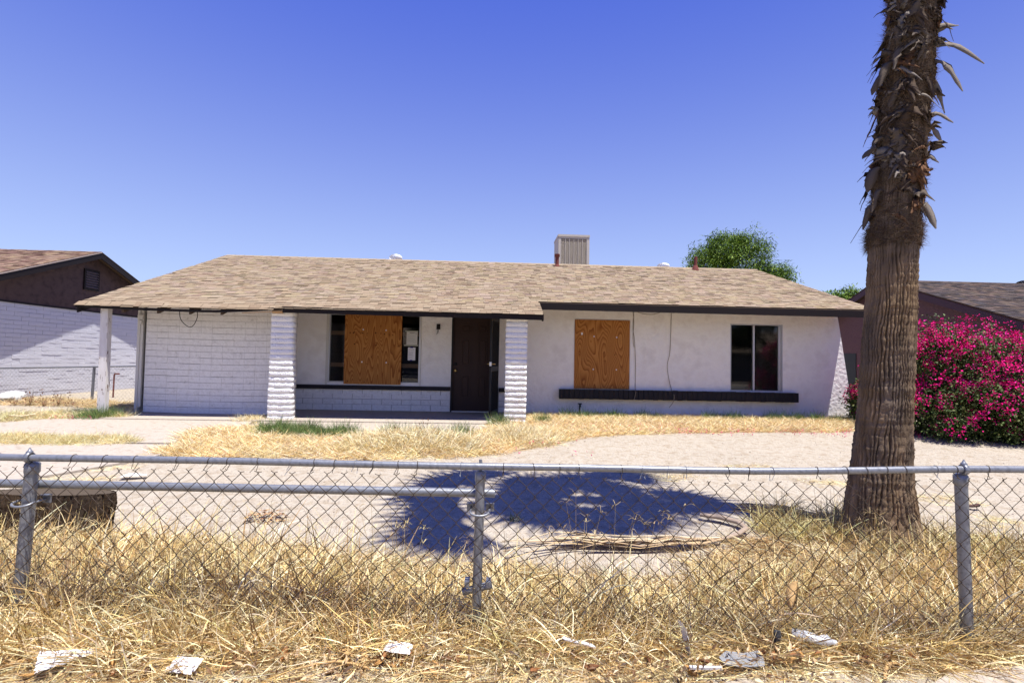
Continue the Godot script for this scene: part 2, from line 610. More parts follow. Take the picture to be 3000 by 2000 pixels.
func slump_mesh(w: float, h: float, dp: float) -> ArrayMesh:      # rough bulging block: origin at the middle of its front
	var st := ST()
	st.set_smooth_group(0)
	var plan := []
	for i in 9:
		plan.append([Vector2(-w / 2 + w * i / 8.0, 0.0), Vector2(0, 1)])
	plan.append([Vector2(w / 2, -dp * 0.5), Vector2(1, 0)])
	plan.append([Vector2(w / 2, -dp), Vector2(1, 0)])
	plan.append([Vector2(-w / 2, -dp), Vector2(-1, 0)])
	plan.append([Vector2(-w / 2, -dp * 0.5), Vector2(-1, 0)])
	plan[0][1] = Vector2(-0.7, 0.7)
	plan[8][1] = Vector2(0.7, 0.7)
	var lv := [[-0.5, -0.004], [-0.42, 0.007], [0.0, 0.010], [0.36, 0.006], [0.5, -0.005]]
	var rings := []
	for l in lv:
		var ring := []
		for p in plan:
			var o: float = l[1] + R(-0.004, 0.004)
			ring.append(Vector3(p[0].x + p[1].x * o, h * l[0] + R(-0.002, 0.002), p[0].y + p[1].y * o))
		rings.append(ring)
	for j in lv.size() - 1:
		for i in plan.size():
			var k := (i + 1) % plan.size()
			quad(st, rings[j][i], rings[j][k], rings[j + 1][k], rings[j + 1][i])
	st.set_smooth_group(-1)
	for i in range(1, plan.size() - 1):
		for p in [rings[4][0], rings[4][i + 1], rings[4][i]]:
			st.add_vertex(p)
		for p in [rings[0][0], rings[0][i], rings[0][i + 1]]:
			st.add_vertex(p)
	return mesh_of(st)

func uv_panel(x0: float, x1: float, y0: float, y1: float, d: float, th: float, mirror := false) -> ArrayMesh:   # board whose front carries one texture
	var st := ST()
	var pts := [v(x0, y0, d), v(x1, y0, d), v(x1, y1, d), v(x0, y1, d)]
	var uv := [Vector2(0, 1), Vector2(1, 1), Vector2(1, 0), Vector2(0, 0)]
	st.set_smooth_group(-1)
	for i in [0, 2, 1, 0, 3, 2]:
		st.set_uv(uv[i])
		st.add_vertex(pts[i])
	st.set_uv(Vector2(0.02, 0.5))
	var bk := Vector3(0, 0, -th)
	for i in 4:
		var a: Vector3 = pts[i]
		var b: Vector3 = pts[(i + 1) % 4]
		quad(st, a + bk, b + bk, b, a)
	quad(st, pts[1] + bk, pts[0] + bk, pts[3] + bk, pts[2] + bk)
	return mesh_of(st)

func plywood(sd: int, knots: Array, fx: float) -> StandardMaterial3D:
	var w := 420
	var h := 512
	var im := Image.create(w, h, false, Image.FORMAT_RGB8)
	var n := FastNoiseLite.new()
	n.seed = sd
	n.frequency = 1.0
	n.fractal_octaves = 2
	var g := FastNoiseLite.new()
	g.seed = sd + 5
	g.frequency = 1.0
	var light := lin(0.48, 0.215, 0.062)
	var mid := lin(0.38, 0.150, 0.038)
	var dark := lin(0.15, 0.042, 0.010)
	for j in h:
		var y := float(j) / h * 1.25
		for i in w:
			var x := float(i) / w
			var q := n.get_noise_2d(x * fx, y * 0.5) * 8.0 + x * 3.0 + 0.35 * n.get_noise_2d(x * 9.0 + 50.0, y * 2.0)
			var kn := 0.0
			for k in knots:
				var dx: float = x - k[0]
				var dy: float = y - k[1] * 1.25
				var rr: float = sqrt(dx * dx * 1.6 + dy * dy * 0.5) / k[2]
				q += 0.8 * exp(-rr * 0.5)
				kn = maxf(kn, clampf(1.4 - sqrt(dx * dx + dy * dy) / (k[2] * 0.55), 0.0, 1.0))
			var f := q - floorf(q)
			var late := pow(f, 3.0) if f < 0.93 else (1.0 - f) / 0.07
			var fib := g.get_noise_2d(x * 160.0, y * 5.0) * 0.22
			var c := light.lerp(mid, clampf(f * 0.9 + fib, 0.0, 1.0)).lerp(dark, clampf(late * 0.75 + fib * 0.4, 0.0, 0.85))
			c = c.lerp(Color(0.12, 0.05, 0.02), kn)
			im.set_pixel(i, j, c)
	var m := mat(Color.WHITE, 0.75, 0.25)
	m.albedo_texture = ImageTexture.create_from_image(im)
	return m

func screw_row(parent: Node3D, pts: Array, d: float) -> void:
	for p in pts:
		var st := ST()
		tube(st, [v(p[0], p[1], d + 0.002), v(p[0], p[1], d - 0.006)], [0.017, 0.013], 10)
		mk("bolt", st, M.steel, parent)

func house() -> void:
	rng.seed = 118
	var h := thing("house", "white single-storey house with tan shingle roof and boarded windows", "house", Vector3(0.4, 0.25, -11.5))
	# walls
	var st := ST()
	wall_strip(st, -4.23, 7.0, -0.61, 1.47, 11.55, 11.70, [[-3.50, -1.51, -0.56, 0.955], [-0.83, 0.21, -0.61, 0.935], [1.888, 3.145, -0.60, 0.957], [5.419, 6.636, -0.595, 0.925]])
	bx(st, 0.72, 7.0, -1.35, -0.61, 11.55, 11.70)
	bx(st, 0.21, 0.72, -0.7, -0.61, 11.55, 11.70)
	prism(st, P2([7.0, -1.35, 8.315, -1.35, 7.86, 1.47, 7.0, 1.47]), 11.55, 11.75)
	bx(st, -4.38, -4.23, -1.3, 1.12, 10.735, 11.70)
	mk("front_wall", st, M.stucco, h)
	st = ST()
	bx(st, 7.70, 7.86, -1.3, 1.47, 11.75, 19.0)
	mk("side_wall", st, M.stucco, h)
	st = ST()
	bx(st, -6.89, -6.74, -1.3, 1.12, 10.735, 19.0)
	mk("side_wall", st, M.stucco, h)
	st = ST()
	bx(st, -6.74, 7.70, -1.3, 1.3, 18.85, 19.0)
	mk("back_wall", st, M.stucco, h)
	for x in [-6.88, 7.72]:
		st = ST()
		st.set_smooth_group(-1)
		var a := v(x, 1.12, 10.9)
		var b := v(x, 1.12, 19.0)
		var c := v(x, 2.75, 15.05)
		var o := Vector3(0.12, 0, 0)
		for t in [[a, b, c], [a + o, c + o, b + o]]:
			for p in t:
				st.add_vertex(p)
		mk("gable", st, M.stucco, h)
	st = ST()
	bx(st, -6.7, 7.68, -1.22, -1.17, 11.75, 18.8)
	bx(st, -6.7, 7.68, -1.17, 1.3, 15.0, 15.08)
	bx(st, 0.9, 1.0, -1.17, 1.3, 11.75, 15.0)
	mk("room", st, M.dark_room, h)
	# roof
	var s := 0.3652
	var yr := 0.8654 + s * (15.0485 - 9.7134)
	st = ST()
	deck(st, -7.45, 0.99, -7.45, 0.99, 9.705, 0.8654, 10.61, 0.8654 + s * 0.905)
	deck(st, -7.45, 8.17, -7.45, 7.81, 10.612, 0.8654 + s * 0.905, 15.0485, yr)
	deck(st, -7.45, 7.81, -7.45, 8.15, 15.05, yr, 20.4, 0.8654)
	var roof := mk("roof", st, M.deck, h)
	var tan_cols := [Color(0.315, 0.243, 0.165), Color(0.328, 0.255, 0.175), Color(0.302, 0.230, 0.155), Color(0.318, 0.244, 0.172), Color(0.325, 0.25, 0.166), Color(0.265, 0.194, 0.132), Color(0.34, 0.267, 0.186)]
	shingle_slope(roof, -7.46, 8.21, -7.46, 7.82, 9.685, 0.865, 15.05, s, 300, tan_cols, [1.0, 10.58], -3.9)
	shingle_slope_back(roof, tan_cols)
	st = ST()
	for i in 62:
		var x0 := -7.46 + i * 0.2465
		st.set_smooth_group(-1)
		var a := v(x0, yr - 0.035, 14.93)
		var b := v(x0 + 0.25, yr - 0.030, 14.93)
		var c := v(x0 + 0.25, yr + 0.014, 15.05)
		var e := v(x0, yr + 0.009, 15.05)
		var f := v(x0 + 0.25, yr - 0.030, 15.17)
		var g := v(x0, yr - 0.035, 15.17)
		quad(st, a, b, c, e)
		quad(st, e, c, f, g)
		quad(st, a + Vector3(0, -0.01, 0), b + Vector3(0, -0.01, 0), b, a)
	var cap_mat := mat(lin(0.30, 0.235, 0.16), 0.95, 0.15)
	mk("ridge_cap", st, cap_mat, roof)
	# fascia boards
	st = ST()
	fascia(st, -3.785, 0.898, 0.79, 1.005, 0.866, 0.760, 9.70, 9.74)
	mk("fascia", st, M.dark_trim, h)
	st = ST()
	fascia(st, 1.0, 1.180, 1.045, 8.18, 1.180, 1.036, 10.585, 10.625)
	mk("fascia", st, M.dark_trim, h)
	st = ST()
	slope_board(st, 0.975, 1.005, 9.742, 0.86, 10.60, 1.17, 0.12)
	slope_board(st, 8.14, 8.18, 10.63, 1.16, 15.0, 2.74, 0.15, 7.78)
	slope_board(st, -7.45, -7.42, 9.75, 0.84, 15.0, 2.76, 0.13)
	mk("barge_board", st, M.dark_trim, h)
	# hanging strip of the missing fascia on the left, still nailed at its right end
	st = ST()
	var run := [[-7.46, 0.83, 9.72], [-7.0, 0.812, 9.73], [-6.35, 0.795, 9.73], [-5.6, 0.786, 9.73], [-5.0, 0.784, 9.725], [-4.4, 0.818, 9.72], [-3.79, 0.868, 9.715]]
	for i in run.size() - 1:
		var a: Array = run[i]
		var b: Array = run[i + 1]
		st.set_smooth_group(-1)
		var hh := [0.030, 0.030]
		var pa := v(a[0], a[1], a[2])
		var pb := v(b[0], b[1], b[2])
		var u := Vector3(0, 0.022, 0)
		var bk := Vector3(0, 0, -0.035)
		quad(st, pa - u, pb - u, pb + u, pa + u)
		quad(st, pa - u + bk, pb - u + bk, pb - u, pa - u)
		quad(st, pa + u, pb + u, pb + u + bk, pa + u + bk)
		quad(st, pb - u + bk, pa - u + bk, pa + u + bk, pb + u + bk)
		if i == 0:
			quad(st, pa - u + bk, pa - u, pa + u, pa + u + bk)
	mk("loose_fascia_board", st, M.dark_trim, h).set_meta("label", "sagging dark fascia strip hanging below the left eave")
	st = ST()
	box(st, Vector3(0, -0.012, -0.02), Vector3(0.72, 0.0, 0.02), Transform3D(Basis(Vector3.BACK, 0.062), v(-4.52, 0.775, 9.735)))
	box(st, v(-3.99, 0.775, 9.79), v(-3.80, 0.83, 9.75))
	mk("bare_timber", st, M.raw_wood, h)
	for x in [-6.65, -6.03, -5.46, -4.90]:
		st = ST()
		slope_board(st, x - 0.02, x + 0.02, 9.76, 0.823, 11.3, 0.823 + s * 1.54, 0.10)
		mk("rafter_tail", st, M.deck, h)
	# carport wall of painted blocks
	st = ST()
	bx(st, -6.74, -4.2, -1.3, 1.10, 10.585, 10.73)
	var cw := mk("carport_wall", st, M.grey_mortar, h)
	var bm := []
	for i in 5:
		bm.append(brick_mesh(0.2090 + i * 0.0005, 0.1165 - i * 0.0004, 0.02, 0.003))
	var dbl := brick_mesh(0.423, 0.1160, 0.02, 0.003)
	var hf := brick_mesh(0.105, 0.1160, 0.02, 0.003)
	for r in 17:
		var x := -6.735 + (0.0 if r % 2 else -0.0)
		var y := -1.10 + r * 0.1215
		while x < -4.22:
			var wide := rng.randf() < 0.22 and x < -4.7
			var me: ArrayMesh = dbl if wide else pick(bm)
			var w := 0.4245 if wide else 0.2115
			if x + w > -4.13:
				me = hf
				w = 0.1065
			var o := put("brick", me, M.white_brick, cw, v(x + w / 2, y + R(-0.0012, 0.0012) + 0.012 * sin(x * 1.5), 10.566 - R(0.0, 0.005)))
			o.rotation = Vector3(R(-0.03, 0.012), R(-0.006, 0.006), R(-0.004, 0.004) + 0.018 * cos(x * 1.5))
			x += w
	st = ST()
	bx(st, -6.89, -6.842, -1.16, 0.98, 10.54, 10.73)
	bx(st, -6.838, -6.79, -1.05, 0.94, 10.552, 10.6)
	mk("corner_board", st, M.trim_white, h)
	st = ST()
	bx(st, -6.87, -6.775, 0.66, 0.745, 10.50, 10.539)
	bx(st, -6.87, -6.80, 0.565, 0.635, 10.51, 10.539)
	mk("junction_box", st, M.trim_white, h)
	cable(h, [[-6.02, 0.86, 10.4], [-6.03, 0.72, 10.44], [-5.99, 0.62, 10.46], [-5.88, 0.53, 10.48], [-5.79, 0.56, 10.48], [-5.70, 0.72, 10.44], [-5.69, 0.86, 10.4]], 0.007, M.dark_cable)
	# low block wall under the porch window
	st = ST()
	bx(st, -4.23, -0.83, -1.3, -0.61, 11.575, 11.70)
	bx(st, 0.21, 0.72, -1.3, -0.7, 11.575, 11.70)
	var lw := mk("low_wall", st, M.mortar, h)
	bm = [brick_mesh(0.415, 0.108, 0.02, 0.005), brick_mesh(0.2, 0.108, 0.02, 0.005), brick_mesh(0.415, 0.13, 0.02, 0.005), brick_mesh(0.2, 0.13, 0.02, 0.005)]
	for r in 4:
		var x := -4.225 + (0.212 if r % 2 else 0.0)
		var y: float = [-1.087, -0.963, -0.848, -0.742][r]
		if r % 2:
			put("brick", bm[1 + (2 if r == 0 else 0)], M.white_brick, lw, v(-4.122, y, 11.558))
		while x < -0.86:
			var last := x + 0.424 > -0.82
			put("brick", bm[(1 if last else 0) + (2 if r == 0 else 0)], M.white_brick, lw, v(x + (0.106 if last else 0.212), y, 11.558 - R(0.0, 0.004)))
			x += 0.424 if not last else 0.212
		put("brick", bm[1], M.white_brick, lw, v(0.33, y, 11.56))
		put("brick", bm[1], M.white_brick, lw, v(0.54, y, 11.56))
	st = ST()
	bx(st, -4.225, -0.835, -0.695, -0.607, 11.50, 11.548)
	bx(st, 0.23, 0.70, -0.70, -0.612, 11.50, 11.548)
	mk("window_ledge", st, M.black_paint, h)
	# the two slump-block pillars
	for px in [[-4.035, -3.635], [0.318, 0.712]]:
		st = ST()
		bx(st, px[0] + 0.02, px[1] - 0.02, -1.25, 0.84, 9.875, 10.03)
		var pl := mk("pillar", st, M.mortar, h)
		var sm := []
		for i in 6:
			sm.append(slump_mesh(0.392, 0.0985, 0.195))
		for r in 20:
			var y := -1.155 + r * 0.102
			var wide := 1.0 + (0.10 * pow(maxf(0.0, 1.0 - r / 13.0), 0.7) if px[0] < -1.0 else 0.0)
			var o := put("brick", pick(sm), M.slump, pl, v((px[0] + px[1]) / 2 + R(-0.004, 0.004), y, 9.85 - R(0.0, 0.006)))
			o.basis = Basis.from_scale(Vector3(wide, 1, 1))
	# brick ledge under the two right windows
	st = ST()
	bx(st, 1.56, 6.915, -0.81, -0.61, 11.43, 11.549)
	var led := mk("brick_ledge", st, M.black_paint, h)
	var sb := [brick_mesh(0.106, 0.212, 0.03, 0.006), brick_mesh(0.107, 0.209, 0.03, 0.006), brick_mesh(0.105, 0.215, 0.03, 0.006)]
	for i in 49:
		var o := put("brick", pick(sb), M.black_paint, led, v(1.602 + i * 0.1096, -0.709 + R(-0.004, 0.004), 11.40 + R(-0.004, 0.004)))
		o.rotation.z = R(-0.012, 0.012)
	# carport post with flaking paint
	var im := Image.create(64, 512, false, Image.FORMAT_RGB8)
	var n := FastNoiseLite.new()
	n.seed = 9
	n.frequency = 1.0
	n.fractal_octaves = 4
	for j in 512:
		for i in 64:
			var t := j / 512.0
			var q := n.get_noise_2d(i * 0.06, j * 0.012)
			var lim := 0.56
			if t > 0.9:
				lim = lerpf(0.25, -0.35, (t - 0.9) / 0.1)
			elif t > 0.62:
				lim = 0.44
			var c := lin(0.70, 0.67, 0.64).lerp(lin(0.62, 0.585, 0.55), clampf(q + 0.4, 0, 1))
			if q > lim:
				c = lin(0.13, 0.075, 0.05)
			elif n.get_noise_2d(i * 0.25 + 90.0, j * 0.008) > 0.60 - 0.2 * t:
				c = lin(0.35, 0.31, 0.28)
			im.set_pixel(i, j, c)
	var pm := mat(Color.WHITE, 0.85, 0.2)
	pm.albedo_texture = ImageTexture.create_from_image(im)
	st = ST()
	st.set_smooth_group(-1)
	var pb := [v(-7.09, -1.25, 9.85), v(-6.95, -1.25, 9.85), v(-6.955, -1.25, 9.96), v(-7.095, -1.25, 9.96)]
	var pt := [v(-7.105, 0.85, 9.85), v(-6.975, 0.85, 9.85), v(-6.975, 0.85, 9.96), v(-7.105, 0.85, 9.96)]
	for i in 4:
		var j := (i + 1) % 4
		var c := [pb[i], pb[j], pt[j], pt[i]]
		var uv := [Vector2(i * 0.25, 1), Vector2(i * 0.25 + 0.25, 1), Vector2(i * 0.25 + 0.25, 0), Vector2(i * 0.25, 0)]
		for k in [0, 2, 1, 0, 3, 2]:
			st.set_uv(uv[k])
			st.add_vertex(c[k])
	mk("porch_post", st, pm, h).set_meta("label", "white wooden carport post with paint flaking off its foot")
	# porch window: frame, panes, timber braces, plywood sheet
	st = ST()
	frame(st, -3.50, -1.51, -0.56, 0.955, 11.553, 11.64, 0.032)
	var wf := mk("window", st, M.alu, h)
	st = ST()
	bx(st, -3.545, -3.502, -0.6, 0.95, 11.535, 11.549)
	bx(st, -1.508, -1.488, -0.6, 0.95, 11.535, 11.549)
	mk("window_trim", st, M.trim_white, wf)
	st = ST()
	bx(st, -3.468, -1.542, -0.528, 0.923, 11.600, 11.606)
	mk("pane", st, M.glass, wf)
	for y in [[0.49, 0.575], [-0.215, -0.125]]:
		st = ST()
		bx(st, -3.6, -1.4, y[0], y[1], 11.71, 11.75)
		mk("brace_board", st, M.brace, wf)
	var ply := put("plywood_board", uv_panel(-3.143, -1.914, -0.58, 0.942, 11.515, 0.014), plywood(4, [[0.09, 0.27, 0.018], [0.15, 0.27, 0.02], [0.165, 0.26, 0.016], [0.31, 0.27, 0.018], [0.39, 0.275, 0.016], [0.54, 0.265, 0.022], [0.69, 0.28, 0.018], [0.78, 0.285, 0.014], [0.84, 0.29, 0.015], [0.17, 0.43, 0.018], [0.55, 0.44, 0.018], [0.94, 0.45, 0.018], [0.48, 0.61, 0.014], [0.1, 0.6, 0.01], [0.4, 0.71, 0.012], [0.78, 0.71, 0.012], [0.07, 0.96, 0.013], [0.36, 0.965, 0.013]], 2.9), h)
	screw_row(ply, [[-2.75, 0.605], [-2.257, 0.60], [-2.76, -0.10], [-2.235, -0.105]], 11.513)
	# boarded window
	st = ST()
	frame(st, 1.888, 3.145, -0.60, 0.957, 11.556, 11.66, 0.022)
	mk("window_frame", st, M.trim_white, h)
	var ply2 := put("plywood_board", uv_panel(1.893, 3.127, -0.595, 0.935, 11.535, 0.014), plywood(17, [[0.09, 0.5, 0.012], [0.73, 0.5, 0.014], [0.55, 0.56, 0.012], [0.92, 0.75, 0.012]], 1.9), h)
	screw_row(ply2, [[2.325, 0.565], [2.833, 0.555], [2.318, -0.165], [2.836, -0.165]], 11.533)
	st = ST()
	bx(st, 2.035, 2.07, 0.595, 0.645, 11.531, 11.5345)
	mk("sticker", st, M.paper_white, ply2)
	# sliding window on the right
	st = ST()
	frame(st, 5.419, 6.636, -0.595, 0.925, 11.553, 11.66, 0.026)
	bx(st, 5.955, 5.995, -0.565, 0.895, 11.57, 11.60)
	bx(st, 6.55, 6.605, -0.565, 0.895, 11.58, 11.62)
	var w2 := mk("window", st, M.alu, h)
	st = ST()
	bx(st, 5.45, 5.955, -0.565, 0.895, 11.596, 11.602)
	mk("pane", st, M.glass, w2)
	st = ST()
	bx(st, 5.995, 6.55, -0.565, 0.895, 11.606, 11.612)
	mk("pane", st, M.glass, w2)
	# door
	st = ST()
	bx(st, -0.80, 0.06, -1.155, 0.912, 11.63, 11.67)
	var dr := mk("door", st, M.door, h)
	for q in [[-0.62, -0.41, 0.60, 0.78], [-0.25, -0.04, 0.60, 0.78], [-0.62, -0.41, -0.15, 0.46], [-0.25, -0.04, -0.15, 0.46], [-0.62, -0.41, -0.85, -0.345], [-0.25, -0.04, -0.85, -0.345]]:
		st = ST()
		frame(st, q[0], q[1], q[2], q[3], 11.618, 11.63, 0.022)
		bev(st, v(q[0] + 0.04, q[2] + 0.04, 11.63), v(q[1] - 0.04, q[3] - 0.04, 11.62), 0.008)
		mk("panel", st, M.door, dr)
	st = ST()
	tube(st, [v(-0.735, -0.25, 11.63), v(-0.735, -0.25, 11.60), v(-0.735, -0.25, 11.585), v(-0.735, -0.25, 11.56), v(-0.735, -0.25, 11.55)], [0.034, 0.014, 0.022, 0.030, 0.016], 14)
	mk("knob", st, M.brass, dr)
	st = ST()
	tube(st, [v(-0.735, -0.105, 11.63), v(-0.735, -0.105, 11.612), v(-0.735, -0.105, 11.605)], [0.032, 0.030, 0.018], 14)
	mk("deadbolt", st, M.dark_cable, dr)
	st = ST()
	bx(st, -0.829, -0.80, -1.157, 0.93, 11.56, 11.69)
	bx(st, 0.06, 0.209, -1.157, 0.93, 11.58, 11.69)
	bx(st, -0.80, 0.06, 0.912, 0.933, 11.58, 11.69)
	mk("door_frame", st, M.black_metal, h)
	st = ST()
	bx(st, -0.8, 0.06, -1.157, -1.135, 11.56, 11.629)
	mk("threshold", st, M.alu, h)
	# security screen door standing open
	var sd := Node3D.new()
	sd.name = "security_door"
	h.add_child(sd)
	sd.position = v(0.20, -1.155, 11.53) - gp(h)
	sd.rotation.y = 1.37
	st = ST()
	for q in [[-0.84, -0.79, 0.0, 2.05], [-0.05, 0.0, 0.0, 2.05], [-0.79, -0.05, 0.0, 0.09], [-0.79, -0.05, 1.98, 2.05], [-0.79, -0.05, 0.92, 1.02]]:
		box(st, Vector3(q[0], q[2], -0.018), Vector3(q[1], q[3], 0.018))
	for i in 9:
		box(st, Vector3(-0.72 + i * 0.078, 0.09, -0.007), Vector3(-0.706 + i * 0.078, 1.98, 0.007))
	box(st, Vector3(-0.79, 0.09, -0.0115), Vector3(-0.05, 1.98, -0.0085))
	mk("grille", st, M.black_metal, sd, true)
	st = ST()
	box(st, Vector3(-0.847, 1.03, -0.022), Vector3(-0.80, 1.11, 0.022))
	mk("lock", st, M.steel, sd, true)
	st = ST()
	for sgn in [-1.0, 1.0]:
		tube(st, [Vector3(-0.815, 1.07, 0.02 * sgn), Vector3(-0.815, 1.07, 0.06 * sgn), Vector3(-0.78, 1.07, 0.075 * sgn), Vector3(-0.72, 1.065, 0.075 * sgn)], [0.013, 0.012, 0.012, 0.010], 8)
	mk("handle", st, M.brass, sd, true)
	# fittings on the walls
	st = ST()
	bx(st, -1.165, -1.085, 0.645, 0.765, 11.535, 11.549)
	bx(st, -1.155, -1.095, 0.66, 0.75, 11.51, 11.535)
	mk("light_box", st, M.dark_trim, h)
	cable(h, [[-1.13, 0.665, 11.52], [-1.14, 0.60, 11.515], [-1.16, 0.53, 11.53]], 0.004, M.dark_cable)
	cable(h, [[-1.12, 0.665, 11.52], [-1.125, 0.61, 11.515], [-1.135, 0.555, 11.53]], 0.004, M.dark_cable)
	cable(h, [[3.215, 1.14, 11.54], [3.20, 0.75, 11.53], [3.235, 0.5, 11.535], [3.262, 0.0, 11.535], [3.262, -0.59, 11.53], [3.24, -0.62, 11.385], [3.20, -0.81, 11.375]], 0.006, M.cable)
	cable(h, [[3.19, 1.14, 11.54], [3.215, 0.9, 11.53], [3.20, 0.55, 11.537], [3.225, 0.35, 11.537]], 0.005, M.cable)
	cable(h, [[4.066, 1.14, 11.54], [4.05, 0.5, 11.535], [4.03, 0.2, 11.53], [3.98, -0.05, 11.53], [4.02, -0.35, 11.53], [4.085, -0.595, 11.53], [4.085, -0.70, 11.38], [4.07, -0.84, 11.375], [4.02, -0.98, 11.5]], 0.006, M.cable)
	cable(h, [[3.3, 1.13, 11.54], [3.45, 1.09, 11.53], [3.65, 1.085, 11.53], [3.8, 1.13, 11.54]], 0.005, M.cable)
	st = ST()
	tube(st, [v(2.02, -1.2, 11.5), v(2.02, -0.96, 11.5), v(2.02, -0.94, 11.47), v(2.02, -0.95, 11.42), v(2.02, -0.99, 11.40)], 0.014, 8)
	tube(st, [v(1.975, -0.925, 11.48), v(2.065, -0.925, 11.48)], 0.012, 8)
	mk("spigot", st, M.dark_cable, h)
	# vents on the roof
	for q in [[1.875, 2.64, 3.03, 0.052, true], [5.868, 2.72, 3.075, 0.045, false]]:
		st = ST()
		var top := v(q[0] + (0.0 if q[4] else 0.012), q[2], 14.7)
		tube(st, [v(q[0], q[1] - 0.05, 14.7), v(q[0], q[1] + 0.06, 14.7), v(q[0], q[1] + 0.10, 14.7)], [0.105, 0.075, 0.056], 14)
		tube(st, [v(q[0], q[1] + 0.05, 14.7), top], q[3], 14)
		if q[4]:
			tube(st, [v(q[0], q[2] - 0.075, 14.7), v(q[0], q[2] - 0.07, 14.7), v(q[0], q[2] + 0.005, 14.7)], [0.06, 0.074, 0.074], 14)
		mk("vent_pipe", st, M.rust_pipe, h)
	turbine(h, v(5.37, 3.01, 16.0), M.white_metal)
	turbine(h, v(-2.905, 3.045, 16.0), M.white_metal)
	st = ST()
	bx(st, 0.02, 0.07, 2.0, 2.03, 13.0, 12.9)
	mk("roof_vent", st, M.dark_trim, h)
	# cooler on the back slope, a thing of its own
	var ck := thing("evaporative_cooler", "beige metal evaporative cooler with louvred front standing behind roof ridge", "cooler", v(2.55, 2.4, 16.5))
	st = ST()
	bx(st, 2.075, 3.035, 2.62, 3.86, 16.03, 17.0)
	mk("cabinet", st, M.cooler_dark, ck)
	st = ST()
	bx(st, 2.06, 3.05, 3.861, 3.925, 15.985, 17.05)
	mk("lid", st, M.cooler, ck)
	st = ST()
	for x in [[2.07, 2.15], [2.955, 3.04]]:
		bx(st, x[0], x[1], 2.6, 3.86, 16.0, 16.03)
	bx(st, 2.15, 2.955, 3.80, 3.86, 16.0, 16.03)
	bx(st, 2.15, 2.955, 2.6, 2.99, 16.0, 16.03)
	bx(st, 2.068, 2.075, 2.6, 3.86, 16.0, 17.0)
	for i in 7:
		bx(st, 2.146 + i * 0.1335, 2.160 + i * 0.1335, 2.99, 3.80, 16.0, 16.03)
	mk("front_panel", st, M.cooler, ck)
	for i in 6:
		st = ST()
		for j in 27:
			box(st, Vector3(-0.058, -0.008, -0.003), Vector3(0.058, 0.008, 0.003), Transform3D(Basis(Vector3.RIGHT, 0.7), v(2.22 + i * 0.1335, 3.005 + j * 0.0295, 16.018)))
		var lo := mk("louver", st, M.cooler, ck)
		lo.set_meta("kind", "stuff")
	st = ST()
	bx(st, 2.2, 2.9, 2.2, 2.62, 16.2, 16.9)
	mk("base_duct", st, M.cooler_dark, ck)
	# notices taped to the porch window
	notice("long grey official notice taped at all corners to the porch window", -1.822, -1.585, 0.297, 0.588, true)
	notice("smaller white notice hung by blue tape below the grey one", -1.785, -1.622, -0.045, 0.238, false)

func shingle_slope_back(roof: Node3D, cols: Array) -> void:       # far slope: one weathered sheet of courses
	var st := ST()
	var s := 0.3652
	for i in 42:
		var d := 15.06 + i * 0.1265
		var y := 2.8137 - (d - 15.0485) * s
		st.set_smooth_group(-1)
		quad(st, v(7.82, y - s * 0.127 + 0.006, d + 0.127), v(-7.46, y - s * 0.127 + 0.006, d + 0.127), v(-7.46, y, d), v(7.82, y, d))
	mk("back_slope", st, mat(lin(0.25, 0.18, 0.12), 0.95, 0.15), roof)

func fascia(st: SurfaceTool, x0: float, t0: float, b0: float, x1: float, t1: float, b1: float, d0: float, d1: float) -> void:
	prism(st, P2([x0, b0, x1, b1, x1, t1, x0, t0]), d0, d1)

func slope_board(st: SurfaceTool, x0: float, x1: float, d0: float, y0: float, d1: float, y1: float, ht: float, xe := 999.0) -> void:
	st.set_smooth_group(-1)
	var sh := 0.0 if xe > 900.0 else xe - x0
	var p := []
	for q in [[x0, y0 - ht, d0], [x1, y0 - ht, d0], [x1, y0, d0], [x0, y0, d0], [x0 + sh, y1 - ht, d1], [x1 + sh, y1 - ht, d1], [x1 + sh, y1, d1], [x0 + sh, y1, d1]]:
		p.append(v(q[0], q[1], q[2]))
	quad(st, p[0], p[1], p[2], p[3])
	quad(st, p[5], p[4], p[7], p[6])
	quad(st, p[1], p[5], p[6], p[2])
	quad(st, p[4], p[0], p[3], p[7])
	quad(st, p[3], p[2], p[6], p[7])
	quad(st, p[4], p[5], p[1], p[0])

func frame(st: SurfaceTool, x0: float, x1: float, y0: float, y1: float, d0: float, d1: float, w: float) -> void:
	bx(st, x0, x0 + w, y0, y1, d0, d1)
	bx(st, x1 - w, x1, y0, y1, d0, d1)
	bx(st, x0 + w, x1 - w, y0, y0 + w, d0, d1)
	bx(st, x0 + w, x1 - w, y1 - w, y1, d0, d1)

func cable(parent: Node3D, pts: Array, r: float, m: Material) -> void:
	var c := Curve3D.new()
	for i in pts.size():
		var p := v(pts[i][0], pts[i][1], pts[i][2])
		var a := v(pts[maxi(i - 1, 0)][0], pts[maxi(i - 1, 0)][1], pts[maxi(i - 1, 0)][2])
		var b := v(pts[mini(i + 1, pts.size() - 1)][0], pts[mini(i + 1, pts.size() - 1)][1], pts[mini(i + 1, pts.size() - 1)][2])
		c.add_point(p, (a - b) / 6.0, (b - a) / 6.0)
	c.bake_interval = 0.04
	var st := ST()
	tube(st, Array(c.get_baked_points()), r, 5)
	mk("cable", st, m, parent)

